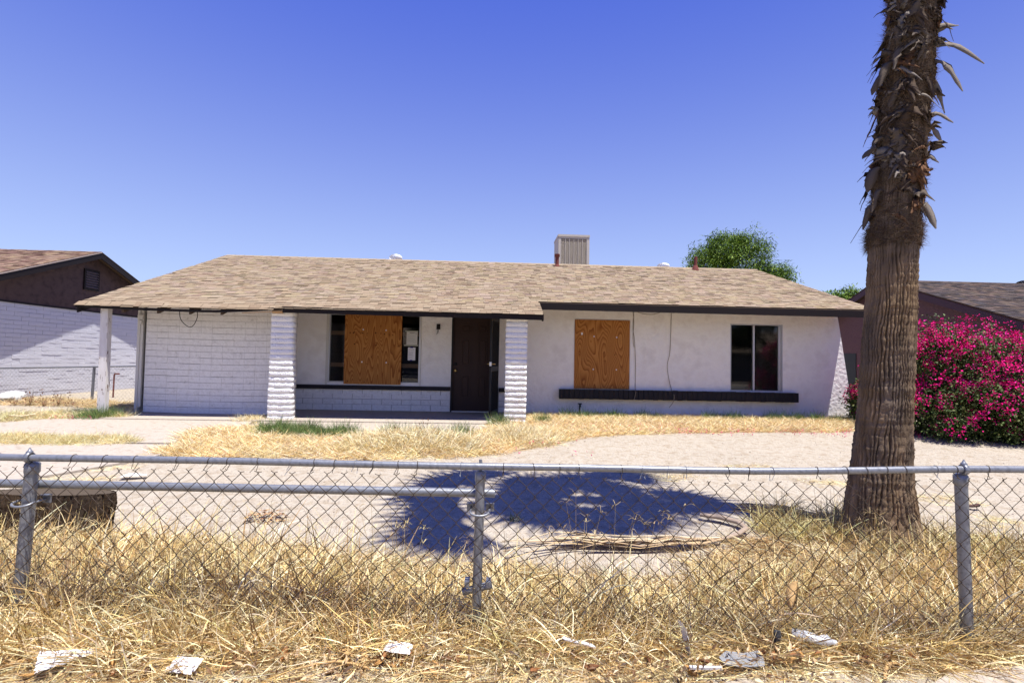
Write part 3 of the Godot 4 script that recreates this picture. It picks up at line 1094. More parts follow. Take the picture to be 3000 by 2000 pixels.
func notice(label: String, x0: float, x1: float, y0: float, y1: float, official: bool) -> void:
	var w := 96
	var h := 120 if official else 150
	var im := Image.create(w, h, false, Image.FORMAT_RGB8)
	im.fill(lin(0.62, 0.61, 0.56) if official else lin(0.74, 0.73, 0.76))
	var ink := lin(0.12, 0.12, 0.13)
	var y := 10
	if official:
		im.fill_rect(Rect2i(26, 10, 46, 4), lin(0.06, 0.06, 0.06))
		for a in 64:
			var q := Vector2(83, 17) + Vector2.from_angle(a * 0.1) * (2.0 + 4.0 * ((a * 7) % 10) / 10.0)
			im.set_pixelv(Vector2i(q), ink)
		y = 22
	else:
		for k in 8:     # heading letters, too small to read
			im.fill_rect(Rect2i(16 + k * 8, 18, 2, 9), ink)
			im.fill_rect(Rect2i(18 + k * 8, 18 + (k * 5) % 8, 4, 2), ink)
		y = 36
	while y < h - 14:
		var x := 8
		var end: int = rng.randi_range(50, w - 10)
		var heavy: bool = rng.randf() < 0.25
		while x < end:
			var l := rng.randi_range(3, 9)
			im.fill_rect(Rect2i(x, y, mini(l, w - 8 - x), 2 if heavy else 1), ink if heavy else lin(0.30, 0.30, 0.31))
			x += l + 2
		y += rng.randi_range(4, 9)
	if official:
		im.fill_rect(Rect2i(58, 82, 26, 1), ink)
		im.fill_rect(Rect2i(58, 98, 26, 1), ink)
		im.fill_rect(Rect2i(58, 82, 1, 17), ink)
		im.fill_rect(Rect2i(83, 82, 1, 17), ink)
	var m := mat(Color.WHITE, 0.7, 0.3)
	m.albedo_texture = ImageTexture.create_from_image(im)
	var o := thing("notice", label, "notice", v((x0 + x1) / 2, y0, 11.595))
	put("sheet", uv_panel(x0, x1, y0, y1, 11.5965, 0.001), m, o)
	var tape := mat(lin(0.34, 0.34, 0.28), 0.5, 0.4) if official else mat(lin(0.01, 0.015, 0.22), 0.6, 0.3)
	for q in ([[x0 - 0.03, x1 + 0.015, y1 - 0.008, y1 + 0.02], [x0 - 0.045, x1 + 0.02, y0 - 0.03, y0 + 0.004]] if official else [[x0 + 0.05, x0 + 0.11, y1 - 0.012, y1 + 0.008], [x0 + 0.05, x0 + 0.10, y0 - 0.008, y0 + 0.012]]):
		var st := ST()
		bx(st, q[0], q[1], q[2], q[3], 11.5945, 11.5955)
		mk("tape", st, tape, o)

# ---------------------------------------------------------------- neighbours
func neighbour_left() -> void:
	rng.seed = 135
	var h := thing("neighbour_house", "neighbouring house on the left with white block side wall under dark brown gable", "house", Vector3(-15.0, 0.3, -14.9))
	var X := -11.2
	var dr := 14.97
	var yr := 2.80
	var s := 0.362
	var st := ST()
	bx(st, X - 0.15, X - 0.024, -1.35, 1.146, 11.35, 19.0)
	var w := mk("side_wall", st, mat(lin(0.42, 0.42, 0.44), 0.95, 0.1), h)
	var bm := [brick_mesh(0.400, 0.0975, 0.02, 0.004), brick_mesh(0.400, 0.0985, 0.02, 0.004), brick_mesh(0.402, 0.0965, 0.02, 0.004)]
	for r in 22:
		for i in 13:
			var o := put("brick", pick(bm), M.nbrick, w, v(X + R(-0.005, 0.004), -1.07 + r * 0.102 + R(-0.002, 0.002), 12.40 + i * 0.4045 + (0.2 if r % 2 else 0.0)))
			o.rotation = Vector3(R(-0.01, 0.01), PI / 2, R(-0.006, 0.006))
	st = ST()
	bx(st, -24, X - 0.15, -1.35, 1.3, 11.35, 11.5)
	bx(st, -24, X - 0.15, -1.35, 1.3, 18.85, 19.0)
	bx(st, X - 0.021, X + 0.0, -1.35, 1.146, 17.66, 19.0)
	bx(st, X - 0.021, X + 0.0, -1.35, 1.146, 11.35, 12.19)
	mk("front_wall", st, M.nbrick, h)
	# gable above: a slab between wall top and roof
	st = ST()
	gable(st, X - 0.14, X + 0.012, 1.15, dr, yr - 0.06, s, 9.95, 20.0)
	mk("gable", st, M.brown_stucco, h)
	st = ST()
	bx(st, X + 0.012, X + 0.03, 1.12, 1.16, 11.35, 19.0)
	mk("trim_board", st, M.dark_trim, h)
	st = ST()
	deck(st, -24, X + 0.36, -24, X + 0.36, 9.7, yr - s * (dr - 9.7), dr, yr)
	deck(st, -24, X + 0.36, -24, X + 0.36, 20.3, yr - s * (20.3 - dr), dr, yr)
	var roof := mk("roof", st, M.deck, h)
	shingle_slope(roof, -22.0, X + 0.37, -22.0, X + 0.37, 9.69, yr - s * (dr - 9.69), dr, s, 0, [Color(0.235, 0.155, 0.11), Color(0.27, 0.18, 0.13), Color(0.20, 0.125, 0.095), Color(0.165, 0.10, 0.08), Color(0.28, 0.20, 0.14)], [])
	st = ST()
	slope_board(st, X + 0.33, X + 0.36, 9.7, yr - s * (dr - 9.7) - 0.05, dr, yr - 0.05, 0.15)
	slope_board(st, X + 0.33, X + 0.36, dr, yr - 0.05, 20.3, yr - s * (20.3 - dr) - 0.05, 0.15)
	mk("barge_board", st, M.dark_trim, h)
	st = ST()
	slope_board(st, X + 0.361, X + 0.372, 9.7, yr - s * (dr - 9.7) - 0.012, dr, yr - 0.012, 0.03)
	mk("drip_edge", st, mat(lin(0.45, 0.36, 0.30), 0.8), h)
	st = ST()
	for q in [[14.82, 14.87, 1.72, 2.30], [15.32, 15.37, 1.72, 2.30], [14.87, 15.32, 2.25, 2.30], [14.87, 15.32, 1.72, 1.77]]:
		bx(st, X + 0.013, X + 0.05, q[2], q[3], q[0], q[1])
	var vent := mk("gable_vent", st, M.dark_trim, h)
	st = ST()
	bx(st, X + 0.0125, X + 0.016, 1.77, 2.25, 14.87, 15.32)
	mk("backing", st, M.black_metal, vent)
	for i in 7:
		st = ST()
		box(st, Vector3(-0.005, -0.030, -0.224), Vector3(0.005, 0.030, 0.224), Transform3D(Basis(Vector3.BACK, 0.75), v(X + 0.042, 1.81 + i * 0.068, 15.095)))
		mk("slat", st, M.slat, vent)

func gable(st: SurfaceTool, x0: float, x1: float, yb: float, dr: float, yt: float, s: float, d0: float, d1: float) -> void:
	st.set_smooth_group(-1)
	var prof := [Vector2(d0, maxf(yb, yt - s * (dr - d0))), Vector2(dr, yt), Vector2(d1, maxf(yb, yt - s * (d1 - dr)))]
	if prof[0].y > yb:
		prof.push_front(Vector2(d0, yb))
	else:
		prof[0] = Vector2(dr - (yt - yb) / s, yb)
	if prof[prof.size() - 1].y > yb:
		prof.append(Vector2(d1, yb))
	else:
		prof[prof.size() - 1] = Vector2(dr + (yt - yb) / s, yb)
	for i in range(1, prof.size() - 1):
		var a := [prof[0], prof[i], prof[i + 1]]
		for p in a:
			st.add_vertex(v(x1, p.y, p.x))
		for p in [a[0], a[2], a[1]]:
			st.add_vertex(v(x0, p.y, p.x))
	for i in prof.size():
		var a: Vector2 = prof[i]
		var b: Vector2 = prof[(i + 1) % prof.size()]
		quad(st, v(x0, a.y, a.x), v(x1, a.y, a.x), v(x1, b.y, b.x), v(x0, b.y, b.x))

func neighbour_right() -> void:
	rng.seed = 152
	var h := thing("neighbour_house", "neighbouring house on the right with purple brown gable wall and grey roof", "house", Vector3(16.0, 0.25, -14.4))
	var X := 11.35
	var dr := 14.37
	var yr := 2.515
	var s := 0.364
	var st := ST()
	bx(st, X, X + 0.15, -1.3, 1.0, 10.9, 18.5)
	bx(st, X + 0.15, 26.0, -1.3, 1.2, 10.9, 11.05)
	bx(st, X + 0.15, 26.0, -1.3, 1.2, 18.35, 18.5)
	mk("wall", st, M.purple_stucco, h)
	st = ST()
	gable(st, X - 0.004, X + 0.14, 0.9, dr, yr - 0.06, s, 10.0, 19.5)
	mk("gable", st, M.purple_stucco, h)
	st = ST()
	bx(st, X - 0.02, X - 0.001, -0.55, 0.42, 15.7, 16.5)
	mk("window", st, M.black_metal, h)
	st = ST()
	deck(st, X - 0.35, 26, X - 0.35, 26, 9.4, yr - s * (dr - 9.4), dr, yr)
	deck(st, X - 0.35, 26, X - 0.35, 26, 19.4, yr - s * (19.4 - dr), dr, yr)
	var roof := mk("roof", st, M.deck, h)
	shingle_slope(roof, X - 0.36, 24, X - 0.36, 24, 9.39, yr - s * (dr - 9.39), dr, s, 0, [Color(0.085, 0.066, 0.06), Color(0.115, 0.088, 0.076), Color(0.06, 0.05, 0.05), Color(0.075, 0.064, 0.066), Color(0.135, 0.098, 0.08)], [])
	st = ST()
	slope_board(st, X - 0.35, X - 0.32, 9.4, yr - s * (dr - 9.4) - 0.05, dr, yr - 0.05, 0.17)
	slope_board(st, X - 0.35, X - 0.32, dr, yr - 0.05, 19.4, yr - s * (19.4 - dr) - 0.05, 0.17)
	mk("barge_board", st, mat(lin(0.085, 0.052, 0.058), 0.8, 0.2), h)
	turbine(h, v(16.25, 2.62, 15.2), M.dark_trim, 0.19)

# ---------------------------------------------------------------- plants
func leaf_cluster(n: int, rad: float, l: float, w: float, cols: Array, droop := 0.3) -> ArrayMesh:
	var vs := PackedVector3Array()
	var cs := PackedColorArray()
	for i in n:
		var p := Vector3(R(-1, 1), R(-1, 1), R(-1, 1)) * rad
		var dir := (p.normalized() * 0.6 + Vector3(R(-1, 1), R(-1, 0.7) - droop, R(-1, 1))).normalized()
		var side := dir.cross(Vector3(R(-0.5, 0.5), 1, R(-0.5, 0.5))).normalized()
		var up := side.cross(dir)
		var L := l * R(0.7, 1.25)
		var W := w * R(0.7, 1.2) * 0.5
		var mid := p + dir * L * 0.45 + up * L * 0.06
		var a := mid - side * W + up * W * 0.35
		var b := mid + side * W + up * W * 0.35
		var tip := p + dir * L
		vs.append_array(PackedVector3Array([p, mid, a, p, b, mid, a, mid, tip, mid, b, tip]))
		var c := lumpy(pick(cols), 0.2)
		for k in 12:
			cs.append(c)
	return raw(vs, cs)

func crown_points(lobes: Array, n: int) -> Array:      # [centre, radii] lobes; points near their surfaces, uneven
	var out := []
	for i in n:
		var l = pick(lobes)
		var u := Vector3(R(-1, 1), R(-1, 1), R(-1, 1))
		if u.length() < 0.05:
			continue
		u = u.normalized()
		var k := 0.55 + 0.5 * pow(rng.randf(), 0.6)
		k *= 1.0 + 0.35 * fine.get_noise_3d(u.x * 2.3 + l[0].x, u.y * 2.3, u.z * 2.3 + l[0].z)
		out.append(l[0] + u * l[1] * k)
	return out

func tree(called: String, label: String, base: Vector3, lobes: Array, n: int, cols: Array, l: float, w: float, tr: float) -> void:
	var t := thing(called, label, "tree", base)
	var st := ST()
	var top: Vector3 = lobes[0][0]
	tube(st, [base + Vector3(0, -0.1, 0), base.lerp(top, 0.4) + Vector3(0.15, 0, 0), base.lerp(top, 0.8)], [tr, tr * 0.8, tr * 0.5], 10)
	mk("trunk", st, mat(lin(0.16, 0.12, 0.09), 0.95, 0.1), t)
	for b in lobes:
		st = ST()
		var s := base.lerp(top, R(0.5, 0.75))
		tube(st, [s, s.lerp(b[0], 0.5) + Vector3(R(-0.2, 0.2), R(0, 0.3), R(-0.2, 0.2)), b[0] + b[1] * Vector3(R(-0.5, 0.5), 0.5, R(-0.5, 0.5))], [tr * 0.45, tr * 0.3, 0.015], 6)
		mk("branch", st, mat(lin(0.16, 0.12, 0.09), 0.95, 0.1), t)
	var kinds := [[], [], []]
	var tint := [[], [], []]
	for p in crown_points(lobes, n):
		var k := rng.randi_range(0, 2)
		kinds[k].append(Transform3D(spin(R(0.7, 1.3), 0.8), p))
		var f := R(0.75, 1.2)
		tint[k].append(Color(f, f, f))
	for k in 3:
		multi("foliage", leaf_cluster(26, 0.20, l, w, cols), kinds[k], tint[k], M.leaf, t)

func trees() -> void:
	rng.seed = 169
	var g := [Color(0.11, 0.19, 0.02), Color(0.16, 0.25, 0.028), Color(0.06, 0.12, 0.016), Color(0.21, 0.29, 0.045)]
	tree("tree", "bright green bushy tree rising behind the roof ridge", Vector3(11.4, 0.25, -24.0), [
		[v(11.3, 4.6, 24.0), Vector3(1.7, 1.45, 1.5)], [v(10.3, 4.6, 24.2), Vector3(1.05, 0.9, 1.2)], [v(12.1, 4.9, 23.8), Vector3(0.9, 1.35, 1.0)],
		[v(11.1, 5.4, 24.0), Vector3(0.85, 0.75, 0.9)], [v(13.3, 4.1, 24.0), Vector3(0.95, 0.65, 0.9)], [v(11.8, 3.4, 24.0), Vector3(2.2, 1.0, 1.5)]], 1500, g, 0.16, 0.035, 0.16)
	tree("tree", "small sparse green tree top between the two roofs on the right", Vector3(15.6, 0.25, -22.5), [
		[v(15.5, 2.7, 22.5), Vector3(0.9, 0.5, 0.7)], [v(16.1, 3.1, 22.5), Vector3(0.35, 0.35, 0.4)], [v(15.2, 2.9, 22.5), Vector3(0.35, 0.3, 0.4)]], 190, g, 0.15, 0.045, 0.10)

func across_street() -> void:      # stands behind the photographer and shows as dark reflections in the panes
	rng.seed = 322
	var h := thing("house_across_street", "low brown house across the street mirrored in the window panes", "house", Vector3(14.0, 0.0, 24.0))
	var st := ST()
	box(st, Vector3(-2, 0, 21), Vector3(27, 2.6, 29))
	mk("wall", st, mat(lin(0.12, 0.12, 0.13), 0.9, 0.2), h)
	st = ST()
	st.set_smooth_group(-1)
	var e := [Vector3(-3, 2.5, 20.3), Vector3(28, 2.5, 20.3), Vector3(28, 4.6, 25), Vector3(-3, 4.6, 25), Vector3(28, 2.5, 29.7), Vector3(-3, 2.5, 29.7)]
	quad(st, e[1], e[0], e[3], e[2])
	quad(st, e[5], e[4], e[2], e[3])
	mk("roof", st, mat(lin(0.28, 0.22, 0.16), 0.95, 0.1), h)
	var h2 := thing("house_across_street", "second low brown house across the street mirrored in the porch window", "house", Vector3(-16.0, 0.0, 24.0))
	st = ST()
	box(st, Vector3(-28, 0, 21), Vector3(-4.5, 2.6, 29))
	mk("wall", st, mat(lin(0.12, 0.12, 0.13), 0.9, 0.2), h2)
	st = ST()
	st.set_smooth_group(-1)
	e = [Vector3(-29, 2.5, 20.3), Vector3(-3.8, 2.5, 20.3), Vector3(-3.8, 4.6, 25), Vector3(-29, 4.6, 25), Vector3(-3.8, 2.5, 29.7), Vector3(-29, 2.5, 29.7)]
	quad(st, e[1], e[0], e[3], e[2])
	quad(st, e[5], e[4], e[2], e[3])
	mk("roof", st, mat(lin(0.28, 0.22, 0.16), 0.95, 0.1), h2)
	var g := [Color(0.04, 0.06, 0.02), Color(0.055, 0.08, 0.025), Color(0.03, 0.045, 0.016)]
	for q in [[12.5, "tree across the street mirrored in the right window"], [21.0, "farther tree across the street mirrored at the pane edge"], [-4.0, "tree across the street mirrored in the porch window"]]:
		var c := Vector3(q[0], 4.2, 17.5)
		tree("tree", q[1], Vector3(q[0], 0.0, 17.5), [[c, Vector3(1.9, 1.8, 1.5)], [c + Vector3(0.6, 1.2, 0), Vector3(1.1, 1.2, 1.1)], [c + Vector3(-0.9, -0.5, 0), Vector3(1.2, 0.9, 1.1)]], 500, g, 0.2, 0.06, 0.2)

func bougainvillea() -> void:
	rng.seed = 186
	var base := Vector3(9.3, 0.24, -9.4)
	var t := thing("bougainvillea", "large bougainvillea bush covered in magenta flowers right of the palm", "bush", base)
	var lobes := [[v(8.9, -0.25, 9.4), Vector3(1.35, 1.0, 1.2)], [v(8.3, -0.05, 9.5), Vector3(0.75, 0.85, 0.8)], [v(9.9, -0.35, 9.2), Vector3(1.2, 0.95, 1.1)], [v(8.6, -0.75, 9.1), Vector3(1.25, 0.6, 1.0)], [v(10.2, -0.85, 8.7), Vector3(1.4, 0.6, 1.0)], [v(8.15, -0.75, 10.6), Vector3(0.45, 0.45, 0.6)]]
	for i in 16:
		var st := ST()
		var l = lobes[i % 6]
		var a := base + Vector3(R(-0.4, 0.4), -0.05, R(-0.3, 0.3))
		var e: Vector3 = l[0] + l[1] * Vector3(R(-0.9, 0.9), R(0.2, 0.95), R(-0.9, 0.9))
		tube(st, [a, a.lerp(e, 0.5) + Vector3(0, 0.3, 0), e], [0.03, 0.018, 0.006], 5)
		mk("branch", st, mat(lin(0.22, 0.17, 0.13), 0.95, 0.1), t)
	var lv := [Color(0.055, 0.085, 0.022), Color(0.085, 0.12, 0.03), Color(0.035, 0.055, 0.016), Color(0.13, 0.14, 0.05)]
	var kinds := [[], [], []]
	var tint := [[], [], []]
	for p in crown_points(lobes, 5200):
		if p.y < 0.26:
			p.y = 0.26 + R(0.0, 0.15)
		var k := rng.randi_range(0, 2)
		kinds[k].append(Transform3D(spin(R(0.7, 1.25), 0.8), p))
		var f := R(0.75, 1.25)
		tint[k].append(Color(f, f, f))
	for k in 3:
		multi("foliage", leaf_cluster(18, 0.11, 0.055, 0.034, lv), kinds[k], tint[k], M.leaf, t)
	var pk := [Color(0.72, 0.012, 0.20), Color(0.82, 0.02, 0.26), Color(0.60, 0.008, 0.14), Color(0.80, 0.03, 0.33)]
	var xf := [[], []]
	var cs := [[], []]
	var cl := FastNoiseLite.new()
	cl.seed = 12
	cl.frequency = 1.0
	for l in lobes:
		for i in 950:
			var u := Vector3(R(-1, 1), R(-0.75, 1), R(-1, 1)).normalized()
			var p: Vector3 = l[0] + u * l[1] * (R(0.97, 1.12) + 0.35 * fine.get_noise_3d(u.x * 2.3 + l[0].x, u.y * 2.3, u.z * 2.3 + l[0].z))
			var dens := cl.get_noise_3d(p.x * 2.6, p.y * 2.6, p.z * 2.6)
			if dens < 0.08 - 0.26 * clampf(u.y - 0.05 - 0.15 * (p.x - 8.6), -0.5, 0.8) or p.y < 0.32:
				continue
			var k := rng.randi_range(0, 1)
			xf[k].append(Transform3D(spin(R(0.7, 1.2), 0.5), p))
			var f := R(0.85, 1.1)
			cs[k].append(Color(f, f, f))
	var fm := vcol(0.6, 0.2, 0.5)
	for k in 2:
		multi("flowers", leaf_cluster(14, 0.055, 0.038, 0.034, pk, -0.3), xf[k], cs[k], fm, t)

func palm_at(y: float) -> Vector2:      # centre x and distance of the trunk at height y (eye level = 0)
	var k := [[-1.5, 3.15, 4.1], [-0.9, 3.16, 4.1], [-0.2, 3.207, 4.1], [0.5, 3.253, 4.1], [0.94, 3.275, 4.1], [1.4, 3.31, 4.1], [1.8, 3.35, 4.1], [2.4, 3.40, 4.09], [3.06, 3.44, 4.07], [4.0, 3.38, 4.0], [5.2, 3.05, 3.88], [6.7, 2.58, 3.75]]
	for i in k.size() - 1:
		if y <= k[i + 1][0]:
			var t: float = clampf((y - k[i][0]) / (k[i + 1][0] - k[i][0]), 0, 1)
			return Vector2(lerpf(k[i][1], k[i + 1][1], t), lerpf(k[i][2], k[i + 1][2], t))
	return Vector2(2.58, 3.75)

func palm_r(y: float) -> float:
	var k := [[-1.5, 0.43], [-1.39, 0.385], [-1.17, 0.318], [-0.9, 0.274], [-0.55, 0.244], [-0.2, 0.234], [0.5, 0.223], [0.72, 0.214], [0.9, 0.212], [1.04, 0.222], [1.25, 0.205], [1.8, 0.205], [2.4, 0.205], [2.8, 0.20], [3.06, 0.205], [6.7, 0.17]]
	for i in k.size() - 1:
		if y <= k[i + 1][0]:
			return 0.80 * lerpf(k[i][1], k[i + 1][1], clampf((y - k[i][0]) / (k[i + 1][0] - k[i][0]), 0, 1))
	return 0.14

func bark_tube(center: Callable, radius: Callable, y0: float, y1: float, rows: int, around: int, sd: int, rough: Callable, tone := 1.0) -> ArrayMesh:
	var n := FastNoiseLite.new()
	n.seed = sd
	n.frequency = 1.0
	n.fractal_octaves = 2
	var st := ST()
	st.set_smooth_group(0)
	for j in rows + 1:
		var y := lerpf(y0, y1, float(j) / rows)
		var c: Vector2 = center.call(y)
		var r: float = radius.call(y)
		var k: float = rough.call(y)
		var ring := 0.006 * n.get_noise_2d(7.0, y * 9.0) + 0.006 * n.get_noise_2d(70.0, y * 34.0)
		for i in around + 1:
			var a := TAU * (i % around) / around
			var p := Vector3(cos(a) * r, y, sin(a) * r)
			var ph := float(i % around) / around * 46.0 + 1.1 * n.get_noise_3d(p.x * 5.0, y * 1.6, p.z * 5.0) + 0.45 * n.get_noise_3d(p.x * 14.0, y * 6.0, p.z * 14.0 + 9.0)
			var fr := absf(ph - roundf(ph))
			var deep := clampf(0.75 + 1.2 * n.get_noise_3d(p.x * 12.0 + 31.0, y * 2.2, p.z * 12.0), 0.0, 1.0)
			var fis := -exp(-pow(fr / 0.13, 2.0)) * 0.030 * deep
			var flk := 0.008 * n.get_noise_3d(p.x * 30.0, y * 38.0, p.z * 30.0)
			var dr := (fis + flk) * k + ring
			var f := 1.0 + 0.35 * n.get_noise_3d(p.x * 9.0 + 5.0, y * 4.0, p.z * 9.0)
			f *= 1.0 + 0.4 * n.get_noise_2d(roundf(ph) * 7.3, y * 1.3)
			var warm := clampf(0.5 + n.get_noise_3d(p.x * 3.0, y * 1.2 + 30.0, p.z * 3.0), 0.0, 1.0)
			st.set_color(Color(lerpf(0.165, 0.235, warm), lerpf(0.128, 0.165, warm), lerpf(0.095, 0.098, warm)) * f * tone)
			st.add_vertex(Vector3(c.x + cos(a) * (r + dr), y + E, -c.y + sin(a) * (r + dr)))
	var w2 := around + 1
	for j in rows:
		for i in around:
			var a := j * w2 + i
			for q in [a, a + 1, a + w2, a + 1, a + w2 + 1, a + w2]:
				st.add_index(q)
	return mesh_of(st)

func strip(st: SurfaceTool, pts: Array, ups: Array, ws: Array, th: float, fold := 0.25) -> void:    # a curved, slightly thick strap
	st.set_smooth_group(0)
	var n := pts.size()
	var l := []
	for i in n:
		var dir: Vector3 = (pts[mini(i + 1, n - 1)] - pts[maxi(i - 1, 0)]).normalized()
		var side: Vector3 = dir.cross(ups[i]).normalized()
		var u := side.cross(dir)
		l.append([pts[i] - side * ws[i], pts[i] + u * th + u * ws[i] * fold, pts[i] + side * ws[i], pts[i] - u * th])
	for i in n - 1:
		for k in 4:
			var j := (k + 1) % 4
			quad(st, l[i][k], l[i][j], l[i + 1][j], l[i + 1][k])

func palm() -> void:
	rng.seed = 203
	var t := thing("palm_tree", "tall fan palm trunk with shaggy old leaf bases behind the fence", "palm tree", Vector3(3.15, 0.05, -4.1))
	put("trunk", bark_tube(palm_at, palm_r, -1.5, 3.3, 300, 322, 5, func(y: float) -> float: return 1.0 if y < 0.9 else 0.5), M.bark, t)
	put("upper_trunk", bark_tube(palm_at, palm_r, 3.28, 6.7, 30, 24, 6, func(_y: float) -> float: return 0.6), M.bark, t)
	# old leaf bases wrapped round the upper trunk
	var boot := [vcol(0.9, 0.2), vcol(0.9, 0.2), vcol(0.9, 0.2), vcol(0.9, 0.2)]
	var bc := [lin(0.11, 0.085, 0.064), lin(0.20, 0.17, 0.14), lin(0.07, 0.048, 0.033), lin(0.12, 0.062, 0.032)]
	for i in 4:
		boot[i].albedo_color = bc[i]
		nrm(tri(boot[i], 4.0), noise_tex(90, 0.06, [], 256, 3, true, 5.0), 0.5)
	for i in 290:
		var y := 1.22 + 2.1 * pow(rng.randf(), 0.9)
		var th := R(0, TAU)
		var dir: float = pick([-1.0, 1.0])
		var sweep := R(0.4, 1.5) * dir
		var rise := R(-0.20, 0.34)
		var peel := pow(rng.randf(), 4.0) * 0.14 + 0.006
		var w := R(0.009, 0.03)
		if i % 2 == 0:      # a broad flap
			w = R(0.03, 0.055)
			sweep *= 0.45
			peel = R(0.02, 0.07) if rng.randf() < 0.6 else R(0.07, 0.15)
		var sd := R(0, 50)
		var st := ST()
		for split in (2 if rng.randf() < 0.4 else 1):      # some ends are split in two
			var pts := []
			var ups := []
			var ws := []
			for s in 11:
				var u := s / 10.0
				var a := th + sweep * u + split * 0.10 * u * u
				var yy := y + rise * u - peel * 1.1 * u * u * u + 0.02 * fine.get_noise_2d(sd, u * 3.0) - split * 0.05 * u * u
				var rr := palm_r(yy) + 0.004 + peel * pow(u, 2.0) + 0.012 * fine.get_noise_2d(sd + 9.0, u * 4.0)
				var c := palm_at(yy)
				pts.append(Vector3(c.x + cos(a) * rr, yy + E, -c.y + sin(a) * rr))
				ups.append(Vector3(cos(a), R(-0.5, 0.6), sin(a)))
				ws.append(maxf(0.0015, w * (1.0 - u * u * 0.9) * (0.75 + 0.5 * sin(u * 2.6)) * (1.0 + 0.5 * fine.get_noise_2d(sd + 20.0, u * 6.0))))
			strip(st, pts, ups, ws, 0.0016, 0.10)
		mk("leaf_base", st, boot[[0, 0, 1, 2, 2, 3][rng.randi_range(0, 5)]], t)
	# the larger stubs standing off the silhouette
	for q in [[2.62, 0.15, 0.42, -0.10, 0.050], [2.48, 0.25, 0.24, -0.20, 0.045], [2.42, -0.1, 0.20, -0.26, 0.035], [2.74, 0.3, 0.15, 0.05, 0.045], [2.70, 0.5, 0.17, 0.08, 0.04], [2.02, 0.3, 0.20, 0.0, 0.03], [1.95, 0.1, 0.16, -0.06, 0.035], [1.68, 0.2, 0.14, 0.03, 0.035], [1.28, 0.1, 0.17, -0.10, 0.035], [1.3, 0.3, 0.13, -0.14, 0.04], [2.45, 2.9, 0.16, -0.15, 0.03], [2.38, 3.2, 0.14, -0.1, 0.028], [1.82, 3.0, 0.13, 0.02, 0.025], [1.75, 3.2, 0.16, 0.0, 0.03], [1.6, 3.1, 0.13, -0.14, 0.035], [1.4, 2.9, 0.12, -0.12, 0.02], [1.3, 3.2, 0.12, -0.14, 0.022]]:
		var pts := []
		var ups := []
		var ws := []
		var c := palm_at(q[0])
		var r := palm_r(q[0])
		for s in 8:
			var u := s / 7.0
			var rr: float = r * 0.9 + q[2] * u
			pts.append(Vector3(c.x + cos(q[1]) * rr, q[0] + E + q[3] * u * u + 0.05 * sin(u * 4.0), -c.y + sin(q[1]) * rr))
			ups.append(Vector3(R(-0.2, 0.2), 1, (0.4 + sin(u * 3.0)) * (1.0 if q[1] < 1.5 else 0.3)))
			ws.append(q[4] * (0.75 + 0.45 * sin(u * 3.1)) * (1.0 if s < 7 else 0.35) * R(0.75, 1.2))
		var st := ST()
		strip(st, pts, ups, ws, 0.003, 0.14)
		mk("leaf_base", st, boot[1] if q[1] < 1.0 else boot[0], t)
	# loose fibres
	var xf := [[], [], []]
	var cs := [[], [], []]
	for i in 7000:
		var y := (R(0.97, 1.15) if rng.randf() < 0.12 else R(1.05, 3.3))
		var a := R(0, TAU)
		var c := palm_at(y)
		var rr := palm_r(y) * 0.985
		var out := Vector3(cos(a), R(-1.0, 1.0), sin(a)).normalized()
		var tan := Vector3(-sin(a), R(-0.8, 0.8), cos(a)).normalized() * (1.0 if rng.randf() < 0.5 else -1.0)
		var ax := out.lerp(tan, 0.55 + 0.43 * pow(rng.randf(), 0.5)).normalized()
		xf[i % 3].append(Transform3D(Basis(Quaternion(Vector3.UP, ax)).scaled(Vector3.ONE * R(0.5, 1.2)), Vector3(c.x + cos(a) * rr, y + E, -c.y + sin(a) * rr)))
		var f := R(0.6, 1.2)
		cs[i % 3].append(Color(f, f, f))
	for k in 3:
		multi("fibre", clump(7, 0.012, 0.04, 0.10, 0.0, 0.5, 1.0, 0.0022, [Color(0.14, 0.09, 0.055), Color(0.24, 0.17, 0.11), Color(0.09, 0.06, 0.04), Color(0.18, 0.14, 0.10)], 3), xf[k], cs[k], vcol(0.9, 0.1), t)
	# crown of fan leaves, above the picture, whose shadow lies on the yard
	var top := v(2.56, 6.62, 3.74)
	var fans := [fan(1.05, 0.85, 20), fan(0.85, 0.9, 20), fan(0.65, 0.8, 18), fan(0.5, 0.75, 18), fan(0.36, 0.7, 16), fan(0.25, 0.6, 16)]
	for i in 25:
		var o := put("frond", pick(fans), M.leaf, t, top + Vector3(0, R(-0.15, 0.15), 0))
		var el := lerpf(1.2, -0.5, i / 24.0) + R(-0.25, 0.25)
		o.basis = Basis(Vector3.UP, i * 2.399963 + R(-0.2, 0.2)) * Basis(Vector3.BACK, el) * Basis(Vector3.RIGHT, R(-0.4, 0.4))
	for i in 6:        # long lower leaves on the west side
		var o := put("frond", fan(1.25 + 0.12 * (i % 3), 0.85, 18), M.leaf, t, top + Vector3(0, -0.1, 0))
		o.basis = Basis(Vector3.UP, PI + (i - 2.5) * 0.27) * Basis(Vector3.BACK, R(-0.2, 0.25)) * Basis(Vector3.RIGHT, R(-0.4, 0.4))

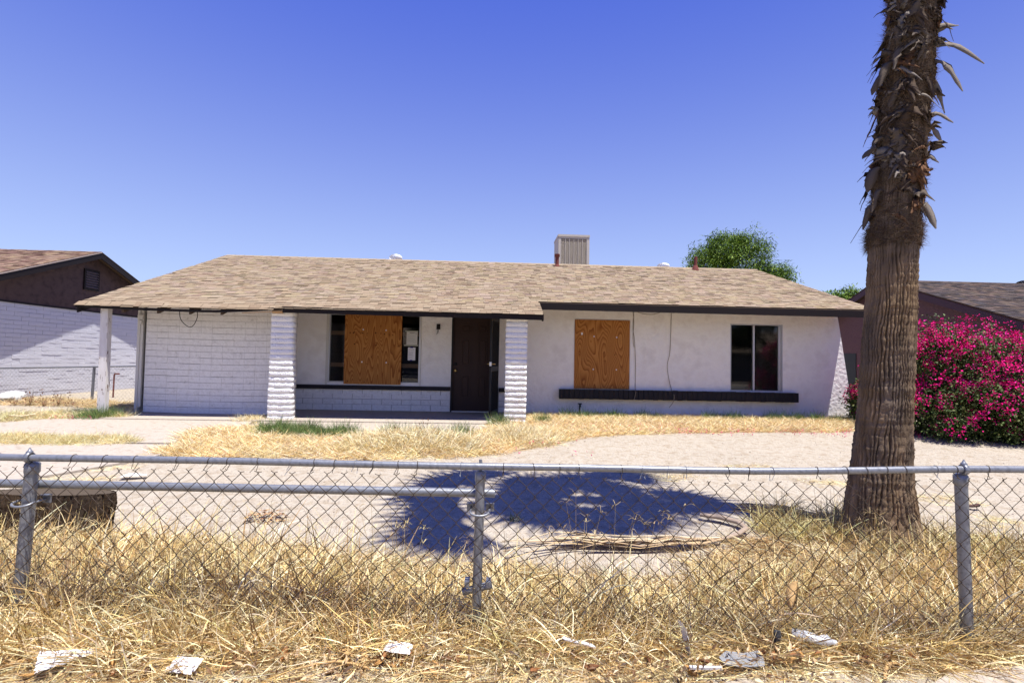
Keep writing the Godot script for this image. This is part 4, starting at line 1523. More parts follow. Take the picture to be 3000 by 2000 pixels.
func fan(pet: float, blade: float, n: int) -> ArrayMesh:       # fan leaf along +x
	var vs := PackedVector3Array()
	var cs := PackedColorArray()
	var c := Color(0.07, 0.12, 0.03)
	for q in [[Vector3(0, 0, -0.02), Vector3(0, 0, 0.02), Vector3(pet, -0.03, 0.012), Vector3(pet, -0.03, -0.012)]]:
		vs.append_array(PackedVector3Array([q[0], q[1], q[2], q[0], q[2], q[3]]))
		for k in 6:
			cs.append(Color(0.13, 0.14, 0.05))
	for i in n:
		var a := lerpf(-1.75, 1.75, i / float(n - 1))
		var L := blade * (1.0 - 0.22 * absf(a) / 1.75) * R(0.9, 1.05)
		var o := Vector3(pet, -0.03, 0)
		var d := Vector3(cos(a), 0, sin(a))
		var s := Vector3(-sin(a), 0, cos(a))
		var p := [o, o + d * L * 0.45 + Vector3(0, 0.03, 0), o + d * L * 0.8 + Vector3(0, -0.05, 0), o + d * L + Vector3(0, -0.2, 0)]
		var w := [0.006, L * 0.062, 0.018, 0.003]
		for k in 3:
			vs.append_array(PackedVector3Array([p[k] - s * w[k], p[k] + s * w[k], p[k + 1] + s * w[k + 1], p[k] - s * w[k], p[k + 1] + s * w[k + 1], p[k + 1] - s * w[k + 1]]))
			for e in 6:
				cs.append(lumpy(c, 0.15))
	return raw(vs, cs)

func stump() -> void:
	var t := thing("palm_log", "dark ridged slab of old palm trunk standing behind the fence at the left edge", "palm trunk piece", Vector3(-3.32, 0.04, -4.2))
	var cen := func(_y: float) -> Vector2: return Vector2(-3.32, 4.2)
	var rad := func(y: float) -> float: return 0.47 - 0.05 * pow(clampf((-1.17 - y) / 0.28, 0.0, 1.0), 2.0)
	var o := put("trunk", bark_tube(cen, rad, -1.46, -1.075, 50, 322, 15, func(_y: float) -> float: return 1.3, 0.42), M.bark, t)
	o.basis = Basis.from_scale(Vector3(1, 1, 0.24))
	o.position.z = -4.2 * (1.0 - 0.24) + 4.2
	var st := ST()
	st.set_smooth_group(-1)
	st.set_color(Color(0.10, 0.08, 0.06))
	for i in 40:
		var a := TAU * i / 40
		var b := TAU * (i + 1) / 40
		for p in [v(-3.32, -1.07, 4.2), v(-3.32 + cos(a) * 0.468, -1.078, 4.2 - sin(a) * 0.112), v(-3.32 + cos(b) * 0.468, -1.078, 4.2 - sin(b) * 0.112)]:
			st.add_vertex(p)
	mk("cut_top", st, M.bark, t)

# ---------------------------------------------------------------- fences
func fence() -> void:
	rng.seed = 220
	var f := thing("chain_link_fence", "low chain-link fence with grey pipe rail running across the front", "fence", Basis(Vector3.UP, YAW) * Vector3(0, 0, -2.72))
	f.rotation.y = YAW
	var ry := func(u: float) -> float: return E - 0.549 + 0.036 * smoothstep(0.9, 2.7, u)     # rail height
	var st := ST()
	var pts := []
	for i in 28:
		var u := -3.6 + i * 0.27
		pts.append(Vector3(u, ry.call(u) + 0.002 * sin(u * 3.0), 0))
	tube(st, pts, 0.0178, 14)
	mk("top_rail", st, M.galv, f, true)
	var wz := 0.024
	# posts
	for q in [[-2.478, -2.52, 0.030, true, -0.004], [-0.150, -0.158, 0.0245, false, 0.0], [2.345, 2.375, 0.0285, true, 0.0]]:
		st = ST()
		var yt: float = ry.call(q[0])
		var top := Vector3(q[0], yt - 0.03, -0.02)
		tube(st, [Vector3(q[1], -0.12, -0.02), top], q[2], 16)
		var post := mk("post", st, M.galv, f, true)
		st = ST()
		tube(st, [top + Vector3(0, -0.055, 0), top + Vector3(0, -0.05, 0), top + Vector3(0, -0.005, 0), top + Vector3(0, 0.004, 0)], [q[2], q[2] + 0.004, q[2] + 0.004, q[2] - 0.006], 16)
		if q[3]:
			var ring := []
			for k in 17:
				var a := TAU * k / 16
				ring.append(Vector3(q[0], yt + sin(a) * 0.0235, cos(a) * 0.0235))
			tube(st, ring, 0.006, 6, 2.2)
			tube(st, [Vector3(q[0], yt + 0.022, 0), Vector3(q[0], yt + 0.03, 0), Vector3(q[0], yt + 0.036, 0), Vector3(q[0], yt + 0.05, 0)], [0.014, 0.016, 0.009, 0.003], 10)
		else:
			tube(st, [top + Vector3(0, 0.0, 0.0), top + Vector3(0, 0.05, 0.005)], 0.009, 8)
			tube(st, [Vector3(q[0], yt + 0.015, -0.005), Vector3(q[0], yt + 0.034, -0.005)], 0.0085, 8)
		mk("cap", st, M.galv, post, true)
	# gate forks and the loose gate pipe lying in them
	st = ST()
	tube(st, [Vector3(-3.6, E - 0.706, -0.085), Vector3(-0.075, E - 0.703, -0.075)], 0.0225, 16)
	mk("lower_rail", st, M.galv, f, true)
	for u in [-0.149, -2.488]:
		st = ST()
		var yb := E - 0.79
		var arc := []
		for k in 9:
			var a := PI * k / 8.0
			arc.append(Vector3(u - cos(a) * 0.049, yb + 0.012 - 0.012 * sin(a), 0.012 + sin(a) * 0.033))
		arc.push_front(Vector3(u - 0.049, yb + 0.014, -0.06))
		arc.append(Vector3(u + 0.049, yb + 0.014, -0.06))
		tube(st, arc, 0.0065, 7)
		for sg in [-1.0, 1.0]:
			box(st, Vector3(u + sg * 0.05 - 0.022, yb - 0.008, -0.075), Vector3(u + sg * 0.05 + 0.022, yb + 0.036, -0.068))
			box(st, Vector3(u + sg * 0.05 - 0.022, yb + 0.034, -0.078), Vector3(u + sg * 0.05 + 0.022, yb + 0.038, -0.045))
		mk("gate_fork", st, M.galv, f, true)
	st = ST()
	for sg in [-1.0, 1.0]:
		box(st, Vector3(-0.152 + sg * 0.055 - 0.012, E - 1.16, -0.05), Vector3(-0.152 + sg * 0.055 + 0.012, E - 1.13, 0.015))
	tube(st, [Vector3(-0.23, E - 1.20, -0.03), Vector3(-0.08, E - 1.16, -0.03)], 0.02, 8)
	mk("hinge", st, M.galv, f, true)
	# woven wires: each zigzags up between its neighbours
	var a2 := 0.0443
	var hv := 0.0465
	var n := 158
	for k in n:
		var u0 := -3.5 + k * a2
		st = ST()
		var wp := []
		var ytop: float = ry.call(u0) - 0.030
		for j in 19:
			var y := ytop - 0.022 - j * hv
			var side := (k + j) % 2
			var wob := Vector3(0.005 * fine.get_noise_2d(k * 0.35, j * 0.3), 0.005 * fine.get_noise_2d(k * 0.35 + 60.0, j * 0.3), 0.010 * fine.get_noise_2d(k * 0.1 + 20.0, j * 0.15))
			var u := u0 + (a2 if side else 0.0) + (0.0012 if side else -0.0012)
			if u > 0.6 and u < 2.3:
				wob.y -= 0.012 * sin((u - 0.6) / 1.7 * PI) * maxf(0.0, 1.0 - j / 8.0)
			var p := Vector3(u, y, wz) + wob
			wp.append(p + Vector3(0, 0.002, 0.0022 if side else -0.0022))
			wp.append(p + Vector3(0, -0.002, -0.0022 if side else 0.0022))
		# twisted tail at the top
		wp.push_front(wp[0] + Vector3((-0.016 if (k % 2) else 0.016) + R(-0.006, 0.006), R(0.004, 0.014), R(-0.006, 0.008)))
		tube(st, wp, 0.0019, 4)
		mk("wire", st, M.wire, f, true)
	# ties round the rail
	var u := -3.4
	while u < 3.4:
		st = ST()
		var loop := []
		var yr: float = ry.call(u)
		var sl := R(-0.02, 0.02)
		for k in 10:
			var a := lerpf(-2.3, 2.5, k / 9.0)
			loop.append(Vector3(u + sl * k / 9.0, yr + cos(a) * 0.0205, sin(a) * -0.0205))
		loop.push_front(Vector3(u - R(0.0, 0.02), yr - 0.035 - R(0.0, 0.012), wz))
		loop.append(Vector3(u + sl + R(-0.02, 0.02), yr - 0.04 - R(0.0, 0.012), wz))
		if rng.randf() < 0.45:
			loop.append(loop[loop.size() - 1] + Vector3(R(-0.02, 0.02), R(-0.012, 0.015), R(0.0, 0.01)))
		tube(st, loop, 0.0017, 4)
		mk("tie_wire", st, M.wire if rng.randf() < 0.75 else M.grey_wire, f, true)
		u += pick([0.1, 0.13, 0.16, 0.22])

func back_fence() -> void:
	rng.seed = 237
	var f := thing("chain_link_fence", "chain-link fence closing the gap between the house and left neighbour", "fence", Vector3(-9.1, 0.3, -12.4))
	var st := ST()
	tube(st, [v(-11.15, -0.41, 12.4), v(-8.0, -0.30, 12.4), v(-6.93, -0.28, 12.4)], 0.018, 8)
	mk("top_rail", st, M.galv, f)
	st = ST()
	tube(st, [v(-9.07, -1.3, 12.43), v(-9.045, -0.33, 12.43)], 0.03, 10)
	mk("post", st, M.galv, f)
	st = ST()
	for k in 100:
		var x := -11.15 + k * 0.0425
		var wp := []
		var yt := lerpf(-0.42, -0.30, clampf((x + 11.15) / 3.2, 0, 1))
		for j in 18:
			wp.append(v(x + (0.0425 if (k + j) % 2 else 0.0), yt - j * 0.0455, 12.385))
		tube(st, wp, 0.0019, 3)
	mk("wire_mesh", st, M.grey_wire, f).set_meta("kind", "stuff")

# ---------------------------------------------------------------- grass
func grass(called: String, meshes: Array, pts: Array, smin: float, smax: float, tilt := 0.15, tint := [Color.WHITE], m: Material = null) -> void:
	var xf := []
	var cs := []
	for k in meshes.size():
		xf.append([])
		cs.append([])
	for p in pts:
		var k := rng.randi_range(0, meshes.size() - 1)
		xf[k].append(Transform3D(spin(R(smin, smax), tilt), Vector3(p.x, gy(p.x, p.y) + (p.z if p is Vector3 else 0.0), p.y)))
		cs[k].append(lumpy(pick(tint), 0.12))
	for k in meshes.size():
		if xf[k].size():
			multi(called, meshes[k], xf[k], cs[k], m if m else M.blade)

var straw := [Color(0.86, 0.76, 0.48), Color(0.82, 0.69, 0.38), Color(0.75, 0.57, 0.27), Color(0.90, 0.82, 0.58), Color(0.60, 0.42, 0.19)]
var tall := [Color(0.82, 0.68, 0.38), Color(0.74, 0.57, 0.26), Color(0.88, 0.78, 0.52), Color(0.60, 0.42, 0.18), Color(0.30, 0.19, 0.085), Color(0.72, 0.55, 0.25), Color(0.88, 0.77, 0.50)]

func yard_grass() -> void:
	rng.seed = 254
	var mats := []
	for i in 4:
		mats.append(clump(60, 0.15, 0.10, 0.26, 0.9, 1.55, 0.5, 0.006, straw))
	var lumps := []
	for i in 3:
		lumps.append(clump(54, 0.12, 0.10, 0.22, 0.4, 1.5, 1.8, 0.0055, straw))
	var main := P2([-4.7, -8.6, -4.05, -8.95, -3.4, -8.8, -2.2, -8.55, -0.5, -8.25, -0.1, -8.75, 0.2, -9.75, 0.75, -9.9, 0.78, -11.35, 7.9, -11.4, 8.3, -11.25, 7.4, -9.9, 6.2, -9.45, 4.6, -9.35, 2.8, -9.05, 1.6, -8.6, 0.9, -7.95, 0.3, -7.35, -0.3, -7.05, -1.4, -6.85, -2.6, -6.95, -3.6, -6.85, -4.3, -6.95, -4.2, -7.5, -4.5, -8.0])
	var green_bed := func(p: Vector2) -> bool: return p.x > -3.75 and p.x < -1.9 and p.y < -8.05
	var pts := []
	for p in scatter_in(main, 115.0):
		if fine.get_noise_2d(p.x * 1.9 + 70.0, p.y * 2.3) < -0.28 and rng.randf() < 0.85:
			continue
		if not green_bed.call(p) or rng.randf() < 0.3:
			pts.append(p)
	grass("dry_lawn", mats, pts, 0.7, 1.2, 0.1, [Color.WHITE, Color(1.05, 0.98, 0.9)])
	pts = []
	for p in scatter_in(main, 50.0):
		if not green_bed.call(p) and (fine.get_noise_2d(p.x * 1.1, p.y * 1.1) > -0.1 or p.y < -9.6):
			pts.append(p)
	grass("dry_lawn", lumps, pts, 0.55, 1.1, 0.2, [Color.WHITE, Color(0.9, 0.8, 0.65), Color(1.0, 0.95, 0.85)])
	# the high matted heap by the walk
	pts = []
	for i in 420:
		var a := R(0, TAU)
		var r := sqrt(rng.randf())
		var q := Vector2(-1.05 + cos(a) * r * 0.95, -7.5 + sin(a) * r * 0.42)
		pts.append(Vector3(q.x, q.y, 0.12 * (1.0 - r * r)))
	grass("dry_lawn", lumps, pts, 1.0, 1.6, 0.3)
	pts = []
	for i in 110:
		var a := R(0, TAU)
		var r := sqrt(rng.randf())
		pts.append(Vector3(0.45 + cos(a) * r * 0.6, -8.3 + sin(a) * r * 0.6, 0.06 * (1.0 - r)))
	grass("dry_lawn", lumps, pts, 1.0, 1.5, 0.3)
	# strip in the joint of the drive, and the weeds round the post
	pts = scatter_in(P2([-9.3, -7.85, -7.0, -7.95, -5.3, -7.95, -4.9, -7.6, -5.4, -7.4, -7.0, -7.42, -9.3, -7.5]), 190.0)
	grass("dry_lawn", lumps, pts, 0.6, 1.0, 0.2, [Color(0.95, 0.92, 0.8), Color(0.85, 0.9, 0.75)])
	pts = scatter_in(P2([-10.0, -9.3, -8.8, -9.9, -7.4, -10.7, -6.9, -10.5, -6.55, -9.85, -7.2, -9.7, -7.7, -9.55, -8.3, -8.95, -9.6, -8.5]), 120.0)
	grass("dry_lawn", lumps, pts, 0.7, 1.25, 0.2, [Color.WHITE, Color(0.8, 0.85, 0.7)])
	pts = scatter_in(P2([-11, -12.5, -7.2, -12.2, -7.0, -11.2, -11, -11.4]), 45.0)
	grass("dry_lawn", mats, pts, 0.7, 1.1, 0.1, [Color(0.85, 0.8, 0.75)])
	pts = scatter_in(P2([-4.5, -9.95, -4.05, -9.95, -3.95, -9.6, -4.5, -9.55]), 150.0)
	grass("dry_lawn", lumps, pts, 0.6, 1.0)
	pts = []
	for c in [[-4.6, -6.3, 0.5], [-4.3, -5.7, 0.4], [2.2, -6.1, 0.35], [4.7, -5.3, 0.4], [3.3, -6.6, 0.3], [4.5, -4.6, 0.5], [3.9, -5.9, 0.3]]:
		for i in 22:
			pts.append(Vector2(c[0] + R(-1, 1) * c[2], c[1] + R(-1, 1) * c[2] * 0.4))
	grass("dry_lawn", [clump(26, 0.12, 0.05, 0.14, 1.2, 1.55, 0.2, 0.004, straw)], pts, 0.6, 1.0, 0.05)
	# green shoots
	var gr := [Color(0.12, 0.20, 0.05), Color(0.17, 0.26, 0.08), Color(0.24, 0.27, 0.09), Color(0.10, 0.16, 0.05)]
	var gm := [clump(40, 0.10, 0.10, 0.25, 0.05, 0.7, 0.5, 0.005, gr), clump(36, 0.12, 0.08, 0.19, 0.1, 0.9, 0.6, 0.005, gr)]
	pts = scatter_in(P2([-3.75, -8.4, -3.5, -8.9, -2.6, -8.7, -1.95, -8.6, -2.2, -8.2, -3.0, -8.2]), 170.0)
	for q in [[1.0, -9.95, 0.15], [1.95, -10.9, 0.45], [2.6, -10.95, 0.25], [3.4, -11.0, 0.2], [5.0, -11.0, 0.4], [6.3, -10.9, 0.5], [7.4, -10.9, 0.5], [7.9, -10.7, 0.3], [0.2, -9.5, 0.2], [-0.6, -8.45, 0.3], [-1.3, -8.5, 0.4], [-6.9, -9.9, 0.25], [-7.1, -9.7, 0.25]]:
		for i in int(70 * q[2]):
			pts.append(Vector2(q[0] + R(-1, 1) * q[2], q[1] + R(-1, 1) * q[2] * 0.35))
	grass("green_grass", gm, pts, 0.7, 1.3)
	# blown petals and dead leaves on the straw
	var vs := leaf_cluster(5, 0.06, 0.03, 0.025, [Color(0.55, 0.02, 0.12), Color(0.65, 0.05, 0.2), Color(0.35, 0.08, 0.06)], 0.0)
	pts = []
	for i in 260:
		pts.append(Vector3(R(1.2, 8.2), R(-9.9, -8.85), 0.06))
	for i in 60:
		pts.append(Vector3(R(-2.5, 1.4), R(-8.4, -7.0), 0.08))
	for i in 40:
		pts.append(Vector3(R(-8.2, -6.9), R(-9.9, -9.4), 0.07))
	grass("fallen_petals", [vs], pts, 0.5, 1.0, 0.2, [Color.WHITE], M.leaf)
	# reddish dead weeds along the back fence
	var wm := [clump(16, 0.05, 0.2, 0.42, 0.0, 0.6, 0.3, 0.006, [Color(0.20, 0.10, 0.055), Color(0.13, 0.07, 0.04)]), leaf_cluster(40, 0.16, 0.05, 0.035, [Color(0.22, 0.10, 0.05), Color(0.30, 0.16, 0.08), Color(0.14, 0.07, 0.04)], 0.4)]
	for q in [[-9.45, 11.3, 1.15, "tallest spiky reddish dead weed at the foot of the back fence"], [-9.1, 11.2, 0.7, "low dead weed between the two tall ones by the back fence"], [-8.85, 11.25, 1.0, "broad leafy dead weed nearest the back fence post"], [-8.6, 11.3, 0.6, "small dead weed right of the leafy one by the back fence"], [-9.75, 11.3, 0.6, "small dead weed left of the tallest one by the back fence"]]:
		var o := thing("dead_weed", q[3], "weed", Vector3(q[0], gy(q[0], -q[1]), -q[1]), "dead weeds along the back fence")
		var st := put("stem", wm[0], M.blade, o, Vector3.ZERO, true)
		st.scale = Vector3(0.8, q[2], 0.8)
		var lf := put("foliage", wm[1], M.leaf, o, Vector3(0, 0.16 * q[2], 0), true)
		lf.scale = Vector3(0.9, q[2], 0.9)
	for q in [[-0.93, 7.72, 1.0], [-1.35, 7.4, 0.8]]:
		var o := thing("dead_weed", "brown dead weed spike standing in the straw heap" if q[0] > -1.0 else "bushy brown dead weed low in the straw heap", "weed", Vector3(q[0], gy(q[0], -q[1]) + 0.05, -q[1]))
		var st := put("stem", wm[0], M.blade, o, Vector3.ZERO, true)
		st.scale = Vector3(0.6, q[2], 0.6)
		put("foliage", wm[1], M.leaf, o, Vector3(0, 0.2 * q[2], 0), true).scale = Vector3(0.4, 1.1 * q[2], 0.4)
	var sx := Vector3(0.244, gy(0.244, -4.583), -4.583)
	put("weed", clump(30, 0.05, 0.04, 0.10, 0.2, 1.2, 0.5, 0.007, [Color(0.08, 0.11, 0.04), Color(0.14, 0.15, 0.07)]), M.leaf, self, sx)
	tag(get_child(get_child_count() - 1), "small green weed growing alone in the palm shadow", "weed")

func seed_stalk() -> ArrayMesh:       # stalk with a windmill of seed fingers
	var vs := PackedVector3Array()
	var cs := PackedColorArray()
	for b in 3:
		var base := Vector3(R(-0.06, 0.06), 0, R(-0.06, 0.06))
		var lean := Vector3(R(-0.22, 0.22), 1.0, R(-0.22, 0.22)).normalized()
		var L := R(0.30, 0.52)
		var c := lumpy(pick([Color(0.58, 0.46, 0.24), Color(0.46, 0.33, 0.15), Color(0.36, 0.26, 0.13)]), 0.1)
		var top := base + lean * L
		blade(vs, cs, [base, base + lean * L * 0.5 + Vector3(0.008, 0, 0), top], 0.0022, c)
		for k in rng.randi_range(3, 6):
			var a := R(0, TAU)
			var d := Vector3(cos(a), R(0.1, 1.0), sin(a)).normalized()
			var fl := R(0.035, 0.075)
			blade(vs, cs, [top, top + d * fl * 0.6, top + d * fl + Vector3(0, -0.018, 0)], 0.0024, c)
	return raw(vs, cs)

func blade(vs: PackedVector3Array, cs: PackedColorArray, pts: Array, w: float, c: Color) -> void:
	for i in pts.size() - 1:
		var a: Vector3 = pts[i]
		var b: Vector3 = pts[i + 1]
		for s in [Vector3(w, 0, 0), Vector3(0, 0, w)]:
			var t := 0.6 if i == pts.size() - 2 else 1.0
			vs.append_array(PackedVector3Array([a - s * 0.5, a + s * 0.5, b + s * 0.5 * t, a - s * 0.5, b + s * 0.5 * t, b - s * 0.5 * t]))
			for k in 6:
				cs.append(c)

var litter_spots := [Vector3(-1.88, -2.50, 0.14), Vector3(-1.34, -2.47, 0.10), Vector3(-0.40, -2.56, 0.10), Vector3(0.975, -2.56, 0.12), Vector3(0.465, -2.585, 0.12), Vector3(1.03, -2.425, 0.10), Vector3(1.24, -2.50, 0.16), Vector3(1.455, -2.60, 0.07), Vector3(1.66, -2.63, 0.15), Vector3(-0.68, -2.50, 0.19), Vector3(-2.05, -2.54, 0.16), Vector3(1.93, -2.46, 0.14)]

func clear_of_litter(pts: Array, thin := 0.0) -> Array:
	var out := []
	for p in pts:
		var ok := true
		for l in litter_spots:
			if Vector2(p.x - l.x, (p.y - l.y - 0.03) * 1.4).length() < l.z:
				ok = rng.randf() < thin
				break
		if ok:
			out.append(p)
	return out

func verge_grass() -> void:
	rng.seed = 271
	var up := []
	for i in 5:
		up.append(clump(30, 0.085, 0.16, 0.42, 0.1, 1.0, 1.9, 0.0062, tall, 6))
	var tan := []
	for i in 4:
		tan.append(clump(34, 0.12, 0.16, 0.38, 0.4, 1.55, 2.4, 0.0060, tall, 6))
	var flat := []
	for i in 3:
		flat.append(clump(46, 0.13, 0.10, 0.30, 1.15, 1.56, 0.25, 0.0042, straw + [Color(0.25, 0.17, 0.09)], 4))
	var seeds := []
	for i in 3:
		seeds.append(seed_stalk())
	# back edge of the tall strip, from left to right
	var pts := scatter_in(P2([-3.9, -2.60, -3.9, -4.05, -2.6, -3.95, -1.9, -3.65, -1.2, -3.45, -0.5, -3.35, 0.2, -3.22, 0.9, -3.1, 1.4, -3.2, 1.9, -3.5, 2.6, -3.6, 3.4, -3.7, 4.2, -3.9, 4.2, -2.62, 2.4, -2.6, 0.0, -2.62]), 280.0)
	var a := []
	var b := []
	for p in pts:
		var d: float = -p.y
		var dense: float = 1.0 - 0.75 * smoothstep(2.95, 3.6 if p.x > -1.5 else 4.2, d)
		if p.x > 1.4 and p.x < 3.6:
			dense = 1.0
		var patch := fine.get_noise_2d(p.x * 1.7 + 11.0, p.y * 2.2)      # irregular clumps with thin spots between
		if p.y < -2.9:
			dense *= clampf(0.75 + 1.4 * patch, 0.12, 1.0)
		if rng.randf() > dense:
			continue
		if rng.randf() < 0.36:
			a.append(p)
		else:
			b.append(p)
	var warm := [Color.WHITE, Color(1.08, 1.0, 0.88), Color(0.92, 0.95, 0.95), Color(0.86, 0.82, 0.75)]
	var near := []
	var low := []
	for p in a:
		(near if p.x < -1.0 + 0.8 * fine.get_noise_2d(p.x * 3.0, 5.0) or (p.y > -3.0 and fine.get_noise_2d(p.x * 2.2, 8.0) > -0.1) else low).append(p)
	grass("tall_dry_grass", up, near, 0.55, 1.08, 0.3, warm)
	grass("tall_dry_grass", up, low, 0.38, 0.70, 0.3, warm)
	grass("tall_dry_grass", tan, b, 0.65, 1.15, 0.35, warm)
	grass("tall_dry_grass", flat, scatter_in(P2([-3.9, -2.5, -3.9, -4.2, -2.0, -4.0, 0.5, -3.5, 1.3, -3.4, 2.0, -4.1, 4.2, -4.2, 4.2, -2.5]), 120.0), 0.7, 1.2, 0.12, warm)
	# straw in front of the fence, thinning into the litter
	grass("tall_dry_grass", tan, clear_of_litter(scatter_in(P2([-3.6, -2.48, -3.6, -2.74, 3.8, -2.74, 3.8, -2.62, 2.2, -2.62, 1.0, -2.60, 0.0, -2.60, -1.0, -2.60, -1.6, -2.52]), 380.0)), 0.5, 1.0, 0.35, warm)
	grass("straw_litter", flat, clear_of_litter(scatter_in(P2([-3.2, -2.25, -3.2, -2.66, 3.4, -2.70, 3.4, -2.56, 2.3, -2.52, 1.9, -2.42, 1.2, -2.36, 0.0, -2.28]), 150.0), 0.15), 0.4, 1.0, 0.1, warm)
	pts = []
	for i in 90:
		pts.append(Vector2(R(-3.2, -0.9), R(-3.5, -2.8)))
	for i in 24:
		pts.append(Vector2(R(-0.9, 2.8), R(-3.2, -2.76)))
	grass("tall_dry_grass", up, pts, 1.05, 1.45, 0.15, warm)
	# seed heads reaching up, most on the left
	pts = []
	for i in 85:
		var x := -3.3 + 6.4 * pow(rng.randf(), 1.5)
		pts.append(Vector2(x, R(-3.5, -2.75)))
	for i in 25:
		pts.append(Vector2(R(-2.8, -1.2), R(-3.3, -2.8)))
	grass("seed_stalks", seeds, pts, 0.7, 1.2, 0.2)
	# tuft beside the palm and round its foot
	pts = []
	for i in 46:
		var r := sqrt(rng.randf())
		var an := R(0, TAU)
		pts.append(Vector2(2.62 + cos(an) * r * 0.34, -4.35 + sin(an) * r * 0.3))
	for i in 70:
		var an := R(0, TAU)
		pts.append(Vector2(3.15 + cos(an) * 0.38, -4.1 + sin(an) * R(0.33, 0.5)))
	for i in 40:
		pts.append(Vector2(R(3.4, 4.1), R(-4.0, -3.6)))
	grass("tall_dry_grass", up, pts, 0.55, 0.95, 0.2, [Color(0.85, 0.82, 0.72), Color(0.7, 0.75, 0.6)])
	# green blades here and there
	grass("green_blades", [clump(7, 0.06, 0.1, 0.28, 0.1, 1.0, 0.7, 0.004, [Color(0.17, 0.24, 0.08), Color(0.25, 0.29, 0.12)])], scatter_in(P2([-3.2, -2.6, -3.2, -3.6, 3.4, -3.4, 3.4, -2.6]), 16.0), 0.7, 1.1, 0.2)

